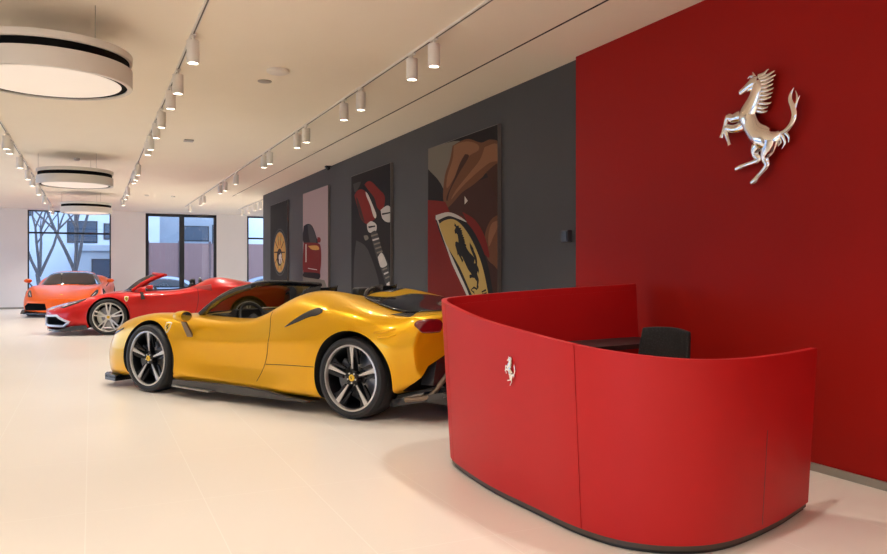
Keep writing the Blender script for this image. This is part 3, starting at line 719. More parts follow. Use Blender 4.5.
SF = [
 (2.42,.28,.11,[(.76,.13),(.80,.28),(.79,.38),(.70,.47),(.56,.505),(.40,.52),(.2,.535),(0,.54)]),
 (2.24,.22,.11,[(.90,.12),(.92,.32),(.90,.47),(.82,.585),(.68,.615),(.48,.59),(.26,.60),(0,.61)]),
 (1.98,.10,.11,[(.95,.12),(.97,.34),(.945,.54),(.885,.675),(.76,.72),(.54,.655),(.3,.66),(0,.67)]),
 (1.66,.04,.13,[(.965,.16),(.985,.36),(.965,.57),(.91,.735),(.79,.785),(.57,.735),(.3,.72),(0,.73)]),
 (1.325,0,.13,[(.97,.16),(.995,.38),(.985,.60),(.94,.765),(.82,.825),(.60,.79),(.3,.775),(0,.785)]),
 (1.00,0,.13,[(.95,.15),(.96,.36),(.965,.58),(.93,.725),(.82,.80),(.64,.79),(.32,.80),(0,.81)]),
 (.62,0,.13,[(.94,.15),(.89,.34),(.94,.56),(.905,.695),(.85,.755),(.70,.775),(.35,.79),(0,.80)]),
 (.20,0,.13,[(.945,.15),(.865,.32),(.94,.56),(.905,.69),(.865,.75),(.72,.765),(.35,.77),(0,.77)]),
 (-.12,0,.13,[(.955,.14),(.87,.32),(.95,.575),(.915,.705),(.875,.775),(.74,.80),(.40,.80),(0,.79)]),
 (-.45,0,.12,[(.965,.13),(.91,.33),(.97,.60),(.95,.77),(.885,.925),(.70,1.035),(.42,1.03),(0,.90)]),
 (-.75,0,.13,[(.98,.125),(.965,.36),(.99,.62),(.975,.81),(.895,.955),(.68,1.085),(.45,1.07),(0,.95)]),
 (-1.05,0,.12,[(.985,.13),(.99,.38),(1.005,.64),(.99,.845),(.90,.945),(.70,1.01),(.45,.99),(0,.965)]),
 (-1.325,0,.14,[(.985,.17),(1.0,.38),(1.01,.65),(.99,.85),(.89,.92),(.70,.95),(.45,.955),(0,.955)]),
 (-1.58,0,.17,[(.985,.20),(.99,.40),(.99,.64),(.965,.80),(.87,.865),(.68,.905),(.42,.925),(0,.90)]),
 (-1.74,-.03,.22,[(.93,.24),(.95,.42),(.95,.62),(.905,.745),(.84,.845),(.66,.885),(.4,.895),(0,.88)]),
 (-2.08,-.33,.28,[(.86,.30),(.90,.45),(.90,.62),(.87,.75),(.79,.865),(.62,.90),(.4,.91),(0,.905)]),
 (-2.17,-.36,.32,[(.80,.34),(.84,.46),(.85,.62),(.83,.73),(.76,.83),(.60,.86),(.4,.87),(0,.87)]),
]
GT = [
 (2.52,.34,.13,[(.66,.19),(.70,.28),(.70,.36),(.62,.42),(.50,.45),(.36,.465),(.2,.475),(0,.48)]),
 (2.34,.28,.12,[(.86,.17),(.89,.30),(.88,.42),(.80,.50),(.66,.53),(.48,.53),(.26,.54),(0,.55)]),
 (2.02,.16,.12,[(.94,.16),(.955,.33),(.94,.48),(.88,.59),(.74,.64),(.54,.61),(.3,.62),(0,.63)]),
 (1.65,.06,.13,[(.965,.16),(.98,.36),(.965,.56),(.91,.70),(.79,.76),(.57,.71),(.3,.70),(0,.71)]),
 (1.30,0,.13,[(.965,.16),(.985,.38),(.975,.60),(.93,.765),(.80,.83),(.60,.78),(.3,.77),(0,.78)]),
 (1.00,0,.13,[(.94,.15),(.955,.36),(.955,.585),(.92,.745),(.81,.82),(.64,.81),(.32,.82),(0,.83)]),
 (.62,0,.13,[(.93,.15),(.91,.34),(.93,.575),(.915,.73),(.85,.80),(.70,.83),(.35,.85),(0,.86)]),
 (.20,0,.13,[(.935,.15),(.90,.32),(.93,.575),(.925,.74),(.865,.82),(.72,.84),(.35,.84),(0,.84)]),
 (-.15,0,.13,[(.95,.15),(.905,.32),(.945,.60),(.95,.77),(.89,.86),(.74,.875),(.40,.87),(0,.86)]),
 (-.42,0,.13,[(.965,.15),(.93,.34),(.97,.62),(.98,.82),(.90,.93),(.68,1.03),(.42,1.03),(0,.93)]),
 (-.68,0,.13,[(.975,.15),(.96,.36),(.99,.65),(.99,.86),(.90,.97),(.66,1.12),(.45,1.10),(0,1.0)]),
 (-1.00,0,.13,[(.985,.16),(.985,.38),(1.0,.66),(.985,.87),(.89,.97),(.66,1.06),(.45,1.05),(0,1.0)]),
 (-1.30,0,.14,[(.985,.17),(.995,.38),(1.0,.66),(.975,.86),(.88,.95),(.68,1.0),(.45,1.0),(0,.97)]),
 (-1.65,.02,.17,[(.97,.20),(.98,.40),(.98,.64),(.95,.80),(.86,.90),(.68,.94),(.42,.95),(0,.93)]),
 (-1.92,-.05,.22,[(.92,.24),(.94,.42),(.94,.62),(.91,.77),(.83,.87),(.64,.905),(.4,.91),(0,.90)]),
 (-2.14,-.22,.28,[(.86,.30),(.90,.45),(.90,.62),(.87,.75),(.79,.85),(.62,.88),(.4,.89),(0,.885)]),
 (-2.21,-.25,.32,[(.80,.34),(.84,.46),(.85,.60),(.83,.70),(.76,.80),(.60,.83),(.4,.84),(0,.84)]),
]

def make_body(ST, paint, parent, level=3, cr=.45):
    o, R = cage(ST, paint, 'body', parent)
    pr = []
    for a, c in zip(R[5:], R[6:]):
        pr += [(a[4], c[4]), (a[-4], c[-4])]
    k = len(R)
    for j in range(len(R[0])): pass
    last = R[-1]
    for j in range(2, len(last)-2): pr.append((last[j], last[j+1]))
    cr = .75
    for a, c in zip(R[13:], R[14:]): pr += [(a[6], c[6]), (a[-6], c[-6])]
    crease(o, pr, cr)
    md = o.modifiers.new('ss', 'SUBSURF'); md.levels = level; md.render_levels = level
    applied(o)
    return o

def cockpit_poly(xf, xb, wf, wb):
    h = [(xf, 0), (xf-.03, wf*.5), (xf-.13, wf), (.3, (wf+wb)/2+.01), (xb+.12, wb), (xb+.02, wb-.10), (xb, wb*.4)]
    return h + [(x, -y) for x, y in reversed(h[1:])]

def cabin(parent, m, xw=.42, sm=None, sx=-.04):
    """dashboard, console, steering wheel, seats"""
    b = MB(); prism(b, [(.92,.60),(.92,.76),(.72,.80),(.56,.79),(.50,.72),(.54,.58)], 'xz', -.62, .62); o = b.build('dashboard', M['cabin'], parent, False)
    b = MB(); prism(b, [(.62,.79),(.54,.845),(.49,.835),(.50,.76)], 'xz', .20, .54); b.build('instrument_hood', M['cabin'], o, False)
    b = MB(); b.box((-.35,-.10,.34),(.6,.10,.55)); bevel(b.build('centre_console', M['cabin'], parent, False), .02)
    sw = MB(); c = Vector((xw,.37,.745)); ax = Vector((.42,0,-.24)).normalized(); u = Vector((0,1,0)); w = ax.cross(u)
    pts = [c+(u*math.cos(a)+w*math.sin(a))*.175 for a in [2*PI*i/32 for i in range(33)]]; sw.tube(pts, .016, 8)
    for a in (0, PI, -PI/2 if w.z > 0 else PI/2): sw.obox(c, c+(u*math.cos(a)+w*math.sin(a))*.17, .035, .015, up=ax)
    sw.tube([c-ax*.01, c+ax*.03], .055, 16); sw.tube([c+ax*.03, c+ax*.16], .03, 10); sw.build('steering_wheel', M['seat'], parent)
    for y in (.37, -.37): seat(parent, y, sm or M['seat'], sx)

def windshield(parent, base, top, zb, zt, frame, fr=.028, glass=None, sag=.02):
    """base/top: (x centre, x corner, half width)"""
    def row(t):
        out = []
        for i in range(17):
            u = i/8-1
            x0 = base[0]+(base[1]-base[0])*u*u; x1 = top[0]+(top[1]-top[0])*u*u
            w = base[2]+(top[2]-base[2])*t
            z = zb+(zt-zb)*t + .05*math.sin(PI*t)*(1) - .03*u*u*t
            out.append(Vector((x0+(x1-x0)*t, u*w, z)))
        return out
    rows = [row(j/8) for j in range(9)]
    vs = [p for r in rows for p in r]; fs = [(r*17+i, r*17+i+1, (r+1)*17+i+1, (r+1)*17+i) for r in range(8) for i in range(16)]
    o = mesh('windshield', vs, fs, glass or M['carglass'], parent)
    side = lambda k: [r[k] for r in rows]
    path = side(0) + rows[8][1:-1] + side(16)[::-1]
    b = MB(); b.tube(path, [fr*1.15]*7+[fr]*(len(path)-14)+[fr*1.15]*7, 10); b.build('windshield_frame', frame, parent)
    b = MB(); b.tube(rows[0], .018, 8); b.build('cowl_seal', M['carbon'], parent)
    return rows

# ---- yellow roadster
def yellow_car():
    car = empty('sports_car', (2.112,7.983,0), math.radians(123.1), 1.03, label='yellow open-top sports car with black windshield frame, nearest car to the camera', cat='car')
    Y = M['yellow']; o = make_body(SF, Y, car); P = Proj(o)
    cut(o, arches(1.325, -1.325, .385), [M['well']])
    c = MB(); prism(c, cockpit_poly(.86, -.47, .60, .66), 'xy', .34, 1.6); cut(o, c, [M['cabin']])
    c = MB(); prism(c, [(-.86,.05),(.86,.05),(.83,.30),(.74,.46),(.55,.57),(.30,.64),(-.30,.64),(-.55,.57),(-.74,.46),(-.83,.30)], 'yz', -2.6, -1.76)
    cut(o, c, [M['well']])
    c = MB()
    for s in (1,-1): prism(c, [(.24*s,.20),(.66*s,.20),(.72*s,.30),(.50*s,.36),(.24*s,.30)], 'yz', 2.02, 2.7)
    cut(o, c, [M['well']])
    o.data.shade_smooth(); o.data.set_sharp_from_angle(angle=math.radians(38))
    for x in (1.325,-1.325):
        for s in (1,-1): wheel(car, x, s*(.865 if x > 0 else .845), s, .343, .24 if x > 0 else .30, 's')
    cabin(car, None)
    windshield(car, (1.04,.86,.68), (.50,.33,.52), .79, 1.105, M['carbon'], .030)
    # roof strip behind the header and quarter frames
    for s in (1,-1):
        mirror(car, s, Y, .73, 1.03, .795, .585, .075, .052, lbl=1)
        d = 'L' if s > 0 else 'R'
        shield(P, car, 1.04, .672, s)
        P.line('door_seam', [(1.03,.60),(.985,.50),(.955,.38),(.96,.20)], d, .007, M['well'], car)
        P.line('door_seam', [(-.32,.86),(-.37,.74),(-.37,.60),(-.30,.42),(-.18,.22)], d, .007, M['well'], car)
        P.line('panel_seam', [(-.29,.385),(-.60,.40),(-.93,.41)], d, .006, M['well'], car)
        P.patch('side_intake', [(-.57,.74),(-.70,.82),(-.83,.885),(-.92,.915),(-.985,.90)], [(-.57,.735),(-.72,.785),(-.86,.835),(-.94,.85),(-.99,.875)], d, M['carbon'], car, off=.003)
        P.patch('headlight', [(2.20,.525),(2.08,.545),(1.90,.60),(1.78,.635)], [(2.20,.505),(2.06,.525),(1.90,.575),(1.78,.62)], d, M['headlens'], car)
        for q in ([(-1.56,.735),(-1.64,.74),(-1.73,.765)], [(-1.60,.695),(-1.67,.70),(-1.74,.72)]):
            b = MB(); b.tube([P.hit(v.x, v.y, d, .0) for v in catmull([(a_,c_,0) for a_,c_ in q], 5)], [.002]+[.010]*9+[.002], 8); b.build('fender_vent', Y, car)
        # side skirt
        b = MB(); prism(b, [(.95,.105),(.93,.165),(.4,.175),(-.1,.172),(-.35,.16),(-.62,.125),(-.85,.112),(-.85,.09),(-.4,.085),(.5,.085)], 'xz', min(s*.80,s*.975), max(s*.80,s*.975))
        k = b.build('side_skirt', M['carbon'], car, False); bm = bmesh.new(); bm.from_mesh(k.data); bmesh.ops.recalc_face_normals(bm, faces=bm.faces); bm.to_mesh(k.data); bm.free(); bevel(k, .012)
        b = MB(); b.obox((.9,s*.985,.105),(.35,s*1.0,.092), .05, .012); b.build('skirt_blade', M['base'], car)
        # flying buttress with its dark inner panel
        P.patch('buttress_panel', [(-.47,s*.62),(-.60,s*.60),(-.80,s*.56)], [(-.47,s*.36),(-.60,s*.34),(-.80,s*.34)], 'T', M['carbon'], car, off=.002)
        for j, (yy, ww) in enumerate(((.72,.095),(.50,.09))):
            P.patch('tail_lamp', [(s*(yy+ww),.775),(s*(yy+ww),.80),(s*(yy+ww*.6),.835),(s*(yy-ww*.6),.84),(s*(yy-ww),.81),(s*(yy-ww),.775)], [(s*(yy+ww),.77),(s*(yy+ww*.9),.745),(s*(yy+ww*.6),.73),(s*(yy-ww*.6),.73),(s*(yy-ww*.9),.745),(s*(yy-ww),.77)], 'B', M['taillens'], car, off=.006, thick=.01)
        b = MB(); b.lathe([(.062,-2.24),(.068,-2.24),(.068,-2.0),(.055,-2.0),(.055,-2.235)], 28, 'x', (0,s*.30,.60), close=True); b.build('exhaust_pipe', M['bronze'], car)
    # black engine cover and rear deck
    P.patch('engine_cover', [(-1.0,.36),(-1.12,.52),(-1.34,.64),(-1.64,.70),(-1.93,.52)], [(-1.0,-.36),(-1.12,-.52),(-1.34,-.64),(-1.64,-.70),(-1.93,-.52)], 'T', M['darkglass'], car, off=.010, n=36, rows=30)
    P.line('tail_edge', [(.80,.865),(.5,.893),(0,.90),(-.5,.893),(-.80,.865)], 'B', .016, M['carbon'], car)
    for q in (-.2,0,.2): P.line('cover_rib', [(-1.05,q),(-1.4,q*1.1),(-1.8,q*1.2)], 'T', .012, M['carbon'], car, off=.008)
    # diffuser
    b = MB(); prism(b, [(-1.62,.11),(-2.12,.22),(-2.13,.26),(-1.62,.16)], 'xz', -.80, .80)
    d = b.build('diffuser', M['carbon'], car, False); bevel(d, .006)
    for y in (-.5,-.36,-.22,-.08,.08,.22,.36,.5): b = MB(); prism(b, [(-1.7,.115),(-2.14,.10),(-2.16,.14),(-2.13,.27),(-1.75,.2)], 'xz', y-.006, y+.006); b.build('diffuser_fin', M['carbon'], d, False)
    for s in (1,-1):
        b = MB(); b.tube(catmull([(-1.80,s*.86,.19),(-1.98,s*.78,.22),(-2.06,s*.70,.34),(-2.12,s*.60,.47),(-2.16,s*.42,.50),(-2.18,s*.2,.50),(-2.18,0,.50)],5), .022, 8); b.build('diffuser_frame', M['bronze'], car)
    b = MB(); prism(b, [(-.72,.30),(.72,.30),(.66,.52),(-.66,.52)], 'yz', -1.98, -1.86); b.build('rear_grille', M['carbon'], car, False)
    b = MB(); b.box((-2.10,-.06,.34),(-2.07,.06,.36)); b.box((-2.12,-.25,.37),(-2.10,.25,.48)); b.build('number_plate_panel', M['taillens'], car, False)
    # front splitter
    pl = [(1.86,.965),(2.08,.935),(2.20,.84),(2.31,.62),(2.40,.3),(2.42,0)]
    b = MB(); prism(b, pl+[(x,-y) for x,y in pl[-2::-1]], 'xy', .070, .118)
    for s in (1,-1): prism(b, [(1.86,s*.965),(2.08,s*.935),(2.17,s*.85),(2.15,s*.80),(1.86,s*.88)], 'xy', .10, .135)
    k = b.build('front_splitter', M['carbon'], car, False); bm = bmesh.new(); bm.from_mesh(k.data); bmesh.ops.recalc_face_normals(bm, faces=bm.faces); bm.to_mesh(k.data); bm.free()
    b = MB(); b.box((-.46,-.62,.42),(-.40,.62,.86)); b.build('rear_bulkhead', M['cabin'], car, False)
    for s in (1,-1):
        b = MB(); prism(b, [(-.44,.86),(-.50,1.055),(-.66,1.085),(-.62,.90)], 'xz', min(s*.36,s*.60), max(s*.36,s*.60)); bevel(b.build('buttress_inlet', M['carbon'], car, False), .012)
    for y in (.37,-.37):
        b = MB(); b.tube(catmull([(-.54,y-.13,.94),(-.55,y-.11,1.02),(-.55,y,1.045),(-.55,y+.11,1.02),(-.54,y+.13,.94)],5), .030, 8); b.build('roll_hoop', M['carbon'], car)
    return car
yellow_car()

def gt_common(car, paint, P, style='g', stripe=False):
    for x in (1.30,-1.30):
        for s in (1,-1): wheel(car, x, s*(.85 if x > 0 else .835), s, .343, .24 if x > 0 else .29, style)
    for s in (1,-1):
        d = 'L' if s > 0 else 'R'
        shield(P, car, .98, .69, s)
        P.line('door_seam', [(.98,.62),(.93,.50),(.915,.36),(.93,.20)], d, .008, M['well'], car)
        P.line('door_seam', [(-.32,.88),(-.34,.70),(-.30,.45),(-.2,.22)], d, .008, M['well'], car)
        P.patch('headlight', [(2.17,s*.69),(2.04,s*.72),(1.86,s*.76),(1.70,s*.81)], [(2.10,s*.78),(1.98,s*.82),(1.82,s*.85),(1.70,s*.845)], 'T', M['headlens'], car, off=.005)
        P.patch('headlight_strip', [(2.13,s*.72),(2.02,s*.755),(1.88,s*.79)], [(2.115,s*.735),(2.01,s*.77),(1.88,s*.80)], 'T', M['headled'], car, off=.010)
        b = MB(); prism(b, [(.90,.10),(.90,.16),(-.2,.165),(-.9,.24),(-.9,.13),(.4,.085)], 'xz', min(s*.80,s*.965), max(s*.80,s*.965)); bevel(b.build('side_skirt', M['carbon'], car, False), .01)
        b = MB(); prism(b, [(1.66,.11),(1.68,.20),(1.95,.185),(2.15,.12),(2.15,.09)], 'xz', min(s*.86,s*.965), max(s*.86,s*.965)); b.build('front_flap', M['carbon'], car, False)
        for y in (.60,): P.patch('tail_lamp', [(s*(y+.2),.76),(s*y,.79),(s*(y-.15),.79)], [(s*(y+.2),.73),(s*y,.74),(s*(y-.15),.74)], 'B', M['taillens'], car, off=.006)
    pl = [(1.95,.95),(2.10,.92),(2.24,.82),(2.38,.6),(2.47,.3),(2.50,0)]
    b = MB(); prism(b, pl+[(x,-y) for x,y in pl[-2::-1]], 'xy', .08, .115); b.build('front_splitter', M['carbon'], car, False)
    b = MB(); prism(b, [(-1.60,.12),(-2.1,.22),(-2.12,.32),(-1.60,.18)], 'xz', -.78, .78); b.build('diffuser', M['carbon'], car, False)
    b = MB(); b.lathe([(.07,-2.22),(.078,-2.22),(.078,-2.0),(.06,-2.0),(.06,-2.21)], 24, 'x', (0,0,.56), close=True); b.build('exhaust_pipe', M['bronze'], car)
INTK = [(.30,.19),(.84,.175),(.91,.255),(.78,.375),(.34,.36)]
def gt_cuts(o):
    cut(o, arches(1.30, -1.30, .378), [M['well']])
    c = MB()
    for s in (1,-1): prism(c, [(s*a,z) for a,z in INTK], 'yz', 2.06, 2.9)
    cut(o, c, [M['well']])
    c = MB(); prism(c, [(-.55,.34),(.55,.34),(.5,.46),(-.5,.46)], 'yz', -2.6, -1.95); cut(o, c, [M['well']])

def red_car():
    car = empty('sports_car', (1.755,17.2,0), math.radians(172.4), 1.03, label='red open-top sports car with pale blue nose stripe, behind the yellow car', cat='car')
    R = M['red']; o = make_body(GT, R, car); P = Proj(o)
    gt_cuts(o)
    c = MB(); prism(c, cockpit_poly(.86, -.44, .60, .66), 'xy', .34, 1.6); cut(o, c, [M['cabin']])
    c = MB()
    for s in (1,-1):   # scoop at the shoulder
        prism(c, [(-.16,s*1.3),(-.60,s*.83),(-.78,s*1.3)] , 'xy', .83, .955)
    o.data.shade_smooth(); o.data.set_sharp_from_angle(angle=math.radians(38))
    gt_common(car, R, P)
    cabin(car, None, sm=M['seat'], sx=.14)
    windshield(car, (1.08,.90,.70), (.56,.34,.54), .83, 1.165, R, .030)
    b = MB(); b.box((-.43,-.60,.42),(-.38,.60,.90)); b.build('rear_bulkhead', M['cabin'], car, False)
    for y in (.37,-.37):
        b = MB(); b.tube(catmull([(-.38,y-.17,.90),(-.36,y-.14,1.04),(-.36,y,1.07),(-.36,y+.14,1.04),(-.38,y+.17,.90)],5), .028, 8); b.build('roll_hoop', M['carbon'], car)
    for s in (1,-1):
        mirror(car, s, R, .70, 1.02, .865, .68, .085, .05)
        d = 'L' if s > 0 else 'R'
        P.patch('side_intake', [(-.24,.905),(-.42,.93),(-.58,.96)], [(-.24,.895),(-.42,.86),(-.60,.83)], d, mat('red_recess_shade',(.30,.006,.006),.35,0,.6), car, off=.003)  # darker copy of the red paint stands in for shade in the recess
        # pale frame round the front intake
        for a, c2 in zip(INTK, INTK[1:]+INTK[:1]):
            pass
        pts = [(s*a, z) for a, z in INTK]; ring_ = pts+[pts[0]]
        b = MB(); L = []
        for a, c2 in zip(ring_[:-1], ring_[1:]):
            for k in range(6): t = k/6; L.append(P.hit(a[0]+(c2[0]-a[0])*t, a[1]+(c2[1]-a[1])*t, 'F', .0))
        L.append(L[0]); b.tube(L, .024, 8, cap=False); b.build('intake_frame', M['stripe'], car)
    P.patch('nose_stripe', [(2.46,.30),(2.36,.62),(2.18,.66),(1.95,.54),(1.6,.46),(1.3,.42),(1.08,.40)], [(2.46,-.30),(2.36,-.62),(2.18,-.66),(1.95,-.54),(1.6,-.46),(1.3,-.42),(1.08,-.40)], 'T', M['stripe'], car, off=.003, rows=10, label='pale blue stripe over the hood')
    P.patch('engine_cover', [(-1.0,.30),(-1.2,.42),(-1.6,.45)], [(-1.0,-.30),(-1.2,-.42),(-1.6,-.45)], 'T', M['darkglass'], car, off=.004, rows=10)
    return car
red_car()

def orange_car():
    car = empty('sports_car', (-.50,25.62,0), math.radians(263.7), 1.04, label='orange-red hardtop sports car facing the camera in front of the left window', cat='car')
    O = M['orange']; o = make_body(GT, O, car); P = Proj(o)
    gt_cuts(o); o.data.shade_smooth(); o.data.set_sharp_from_angle(angle=math.radians(38))
    gt_common(car, O, P)
    GH = [(1.10,.20,[(.60,.78),(.55,.79),(.45,.80),(.3,.81),(0,.82)]),
          (.80,.10,[(.74,.78),(.70,.84),(.62,.90),(.4,.93),(0,.94)]),
          (.40,.06,[(.80,.78),(.74,.88),(.60,1.06),(.42,1.115),(0,1.13)]),
          (.18,.04,[(.81,.78),(.75,.88),(.59,1.13),(.43,1.18),(0,1.20)]),
          (-.30,0,[(.81,.78),(.75,.88),(.57,1.14),(.42,1.20),(0,1.215)]),
          (-.75,0,[(.78,.80),(.70,.92),(.55,1.10),(.40,1.16),(0,1.18)]),
          (-1.35,0,[(.68,.84),(.62,.92),(.5,1.0),(.38,1.03),(0,1.04)]),
          (-1.75,0,[(.55,.86),(.5,.88),(.42,.90),(.3,.91),(0,.92)])]
    vs = []; n = 5; fs = []; mi = []
    for x, bow, pts in GH:
        for y, z in pts: vs.append((x-bow*(y/.8)**2, y, z))
        for y, z in pts[-2::-1]: vs.append((x-bow*(y/.8)**2, -y, z))
    w = 9
    for i in range(len(GH)-1):
        for j in range(w-1):
            fs.append((i*w+j, (i+1)*w+j, (i+1)*w+j+1, i*w+j+1))
            jj = min(j, 7-j)
            glass = (jj >= 1 and i <= 2 ) or (jj == 1 and i in (3,4)) or (jj == 0 and 1 <= i <= 4) or (jj >= 2 and i == 5)
            mi.append(1 if glass else 0)
    fs += [tuple(range(w))]; mi.append(0); fs.append(tuple((len(GH)-1)*w+j for j in range(w-1,-1,-1))); mi.append(0)
    g = mesh('greenhouse', vs, fs, [O, M['darkglass']], car, mi=mi)
    bm = bmesh.new(); bm.from_mesh(g.data); bmesh.ops.recalc_face_normals(bm, faces=bm.faces); bm.to_mesh(g.data); bm.free()
    md = g.modifiers.new('ss','SUBSURF'); md.levels = 3; md.render_levels = 3
    for s in (1,-1):
        mirror(car, s, O, .70, 1.05, .93, .78, .10, .055)
    P.patch('nose_badge', [(2.20,.035),(2.17,.035)], [(2.20,-.035),(2.17,-.035)], 'T', M['badge'], car, off=.004, n=4, rows=2, smooth=False)
    return car
orange_car()

# ------------------------------------------------------------------ outside the windows
def omat(n, c, r=.8): return noisy(mat(n, c, r), 1.2, .10)
M['asphalt'] = omat('asphalt', (.22,.24,.28)); M['render'] = omat('pale_render', (.62,.66,.72)); M['render2'] = omat('grey_render', (.40,.43,.46))
M['fence'] = omat('red_brown_fence', (.30,.17,.15)); M['bark'] = omat('bark', (.10,.09,.09)); M['owin'] = mat('street_window', (.05,.07,.10), .15)
b = MB(); b.box((-40,28.96,-.55),(40,75,-.45)); b.box((-40,-30,-.55),(-7.2,28.96,-.45)); struct('ground', b, M['asphalt'])
def building(x0, x1, y, h, m, wins, label, dep=8):
    r = empty('building', ((x0+x1)/2, y, -.45), label=label, cat='building'); cx = (x0+x1)/2
    b = MB(); b.box((x0-cx,0,0),(x1-cx,dep,h)); b.build('facade', m, r, False)
    b = MB(); b.box((x0-cx-.15,-.15,h),(x1-cx+.15,dep,h+.3)); b.build('roof_edge', M['render2'], r, False)
    for (a, c, w, hh) in wins:
        b = MB(); b.box((a-cx,-.04,c),(a-cx+w,.02,c+hh)); wo = b.build('window', M['winframe'], r, False)
        b = MB(); b.box((a-cx+.07,-.05,c+.07),(a-cx+w-.07,-.035,c+hh-.07)); b.build('pane', M['owin'], wo, False)
building(-12, 3.5, 46, 9, M['render'], [(-3.7,4.6,.9,.9),(-1.2,3.2,1.5,1.2),(-3.0,5.5,.0001+1.6,1.3),(-8,3,1.5,1.3),(-4.6,2.2,.9,1.1),(.6,3.4,1.2,.9),(1.0,5.0,1.2,1.2),(-.4,5.2,1.4,1.3)], 'white rendered building behind the bare tree in the left window')
building(-.6, 3.2, 43, 2.7, M['render2'], [(.0,.6,2.6,1.7)], 'low grey annex with a dark doorway behind the left window', 2.9)
building(3.9, 16, 52, 12, M['render2'], [(4.6,6.2,.7,1.6),(9,6,1.2,1.4),(5.2,3.6,1.8,1.0),(7.2,3.4,1.1,1.3)], 'grey stone building above the red fence in the middle window')
r = empty('boundary_fence', (8.5,41,-.45), label='long red-brown panel fence seen through the middle and right windows', cat='fence')
for k in range(11):
    x = -7.4+k*1.5; b = MB(); b.box((x,0,0),(x+1.44,.08,3.1)); b.build('fence_panel', M['fence'], r, False)
    b = MB(); b.box((x+1.42,-.05,0),(x+1.52,.12,3.2)); b.build('fence_post', mat('post',(.14,.08,.08),.7), r, False)
for x, h in ((9.6,5.6),):
    b = MB(); b.lathe([(0,h),(.7,h-.15),(1.3,h-.8),(1.55,h-1.8),(1.6,0),(0,0)], 24, org=(x,46,-.45)); setp(b.build('storage_tank', mat('tank_white',(.72,.76,.80),.4)), 'white domed tank behind the red fence', 'tank')
def tree(x, y, h, seed, label):
    rnd = random.Random(seed); b = MB()
    def br(p, d, L, r, lv):
        q = p; pts = [p]; dd = d.copy()
        for i in range(3):
            dd = (dd+Vector((rnd.uniform(-.12,.12),rnd.uniform(-.12,.12),.06))).normalized(); q = q+dd*L/3; pts.append(q)
        b.tube(pts, [r, r*.88, r*.76, r*.62], 6)
        if lv == 0: return
        for k in range(3 if lv > 1 else 4):
            a = rnd.uniform(0, 2*PI); e = (dd+Vector((math.cos(a),math.sin(a),.15))*rnd.uniform(.35,.75)).normalized()
            br(pts[rnd.choice((2,3,3))], e, L*rnd.uniform(.6,.8), r*.55, lv-1)
    br(Vector((0,0,0)), Vector((.05,0,1)), h*.24, .13, 0)
    for k in range(4):
        a = k*1.6; br(Vector((0,0,h*.22)), Vector((math.cos(a)*.35,math.sin(a)*.35,1)).normalized(), h*.36, .075, 3)
    o = b.build('bare_tree', M['bark'], None); o.location = (x,y,-.45); setp(o, label, 'tree')
tree(-.6, 34.5, 7.5, 3, 'bare leafless tree outside the left window')
tree(-2.2, 40, 6.5, 9, 'thinner bare tree farther left behind the left window')
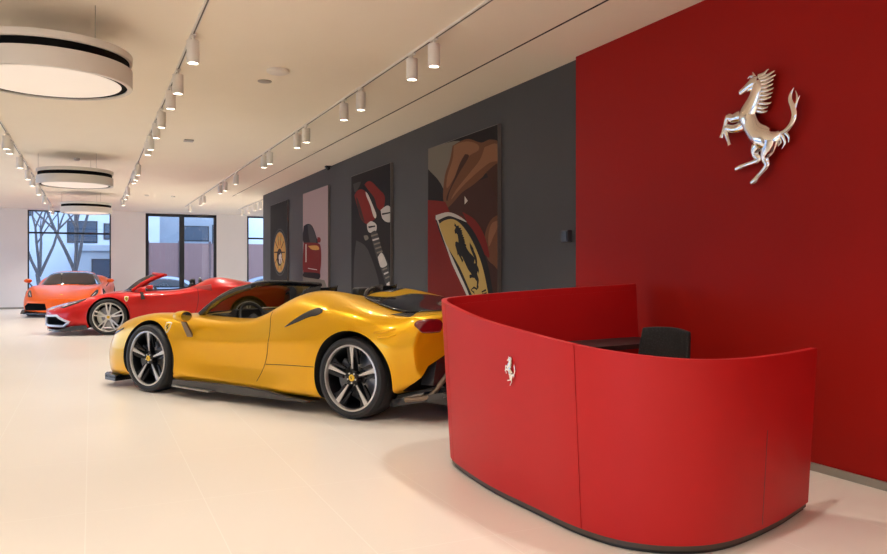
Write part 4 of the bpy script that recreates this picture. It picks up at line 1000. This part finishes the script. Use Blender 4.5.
def parked(x, y, c, label):
    ST2 = [(2.0,.15,.25,[(.74,.3),(.80,.42),(.80,.55),(.76,.66),(.68,.72),(.5,.75),(.3,.76),(0,.77)]),
           (1.6,.05,.22,[(.84,.28),(.86,.45),(.86,.62),(.82,.78),(.76,.84),(.6,.87),(.3,.89),(0,.90)]),
           (.9,0,.2,[(.86,.28),(.88,.5),(.88,.7),(.85,.86),(.78,.92),(.62,.96),(.3,.98),(0,.99)]),
           (.35,0,.2,[(.86,.28),(.88,.5),(.88,.75),(.85,.92),(.76,1.15),(.62,1.34),(.3,1.40),(0,1.41)]),
           (-.6,0,.2,[(.86,.28),(.88,.5),(.88,.75),(.85,.94),(.76,1.2),(.62,1.42),(.3,1.47),(0,1.48)]),
           (-1.4,0,.2,[(.86,.28),(.88,.5),(.88,.75),(.85,.94),(.76,1.15),(.62,1.34),(.3,1.38),(0,1.39)]),
           (-2.0,.1,.25,[(.78,.3),(.82,.45),(.82,.66),(.78,.85),(.7,.95),(.55,1.0),(.3,1.02),(0,1.02)])]
    car = empty('parked_car', (x,y,-.45), 0, 1.02, label=label, cat='car', group='cars parked in the street outside')
    o, R = cage(ST2, mat('street_paint',c,.3,.3,1.), 'body', car); crease(o, [], 0)
    md = o.modifiers.new('ss','SUBSURF'); md.levels = 2; md.render_levels = 2; applied(o); P = Proj(o)
    cut(o, arches(1.25,-1.3,.34), [M['well']])
    for s, d in ((1,'L'),(-1,'R')):
        P.patch('side_window', [(.62,.97),(.2,1.22),(-.5,1.33),(-1.2,1.27),(-1.6,1.05)], [(.62,.95),(.2,.94),(-.5,.94),(-1.2,.96),(-1.6,1.0)], d, M['darkglass'], car)
    for wx in (1.25,-1.3):
        for s in (1,-1):
            b = MB(); b.lathe([(0,-.1),(.2,-.1),(.3,-.1),(.315,-.07),(.315,.07),(.3,.1),(.2,.1),(.19,.07),(0,.08)], 28, 'y', mis=[0,0,0,0,0,0,1,1,1]); w_ = b.build('wheel', [M['tyre'],M['rimpale']], car); w_.location = (wx,s*.80,.315)
parked(3.4, 36.5, (.28,.32,.38), 'silver hatchback parked outside the middle window, left one')
parked(8.3, 36.5, (.16,.20,.28), 'blue-grey hatchback parked outside behind the middle window, right one')
parked(13.2, 37, (.35,.38,.42), 'pale hatchback parked outside the right window')

# ------------------------------------------------------------------ world, camera, exposure
w = bpy.data.worlds.new('sky'); SC.world = w; w.use_nodes = True
bg = w.node_tree.nodes['Background']; bg.inputs[0].default_value = (.72,.84,1.0,1); bg.inputs[1].default_value = 1.5
cam = bpy.data.cameras.new('camera'); co = bpy.data.objects.new('camera', cam); COL.objects.link(co); SC.camera = co
co.location = (0,0,EYE); co.rotation_euler = (PI/2, 0, -math.atan2(CS, CC))
cam.sensor_width = 36; cam.lens = 765/887*36; cam.shift_y = -7/887; cam.clip_start = .05; cam.clip_end = 300
SC.view_settings.view_transform = 'Standard'; SC.view_settings.look = 'None'; SC.view_settings.gamma = 1
SC.view_settings.use_curve_mapping = False; SC.view_settings.exposure = 1.25
SC.cycles.use_denoising = True; SC.cycles.diffuse_bounces = 7; SC.cycles.sample_clamp_indirect = 8; SC.cycles.caustics_reflective = False; SC.cycles.caustics_refractive = False
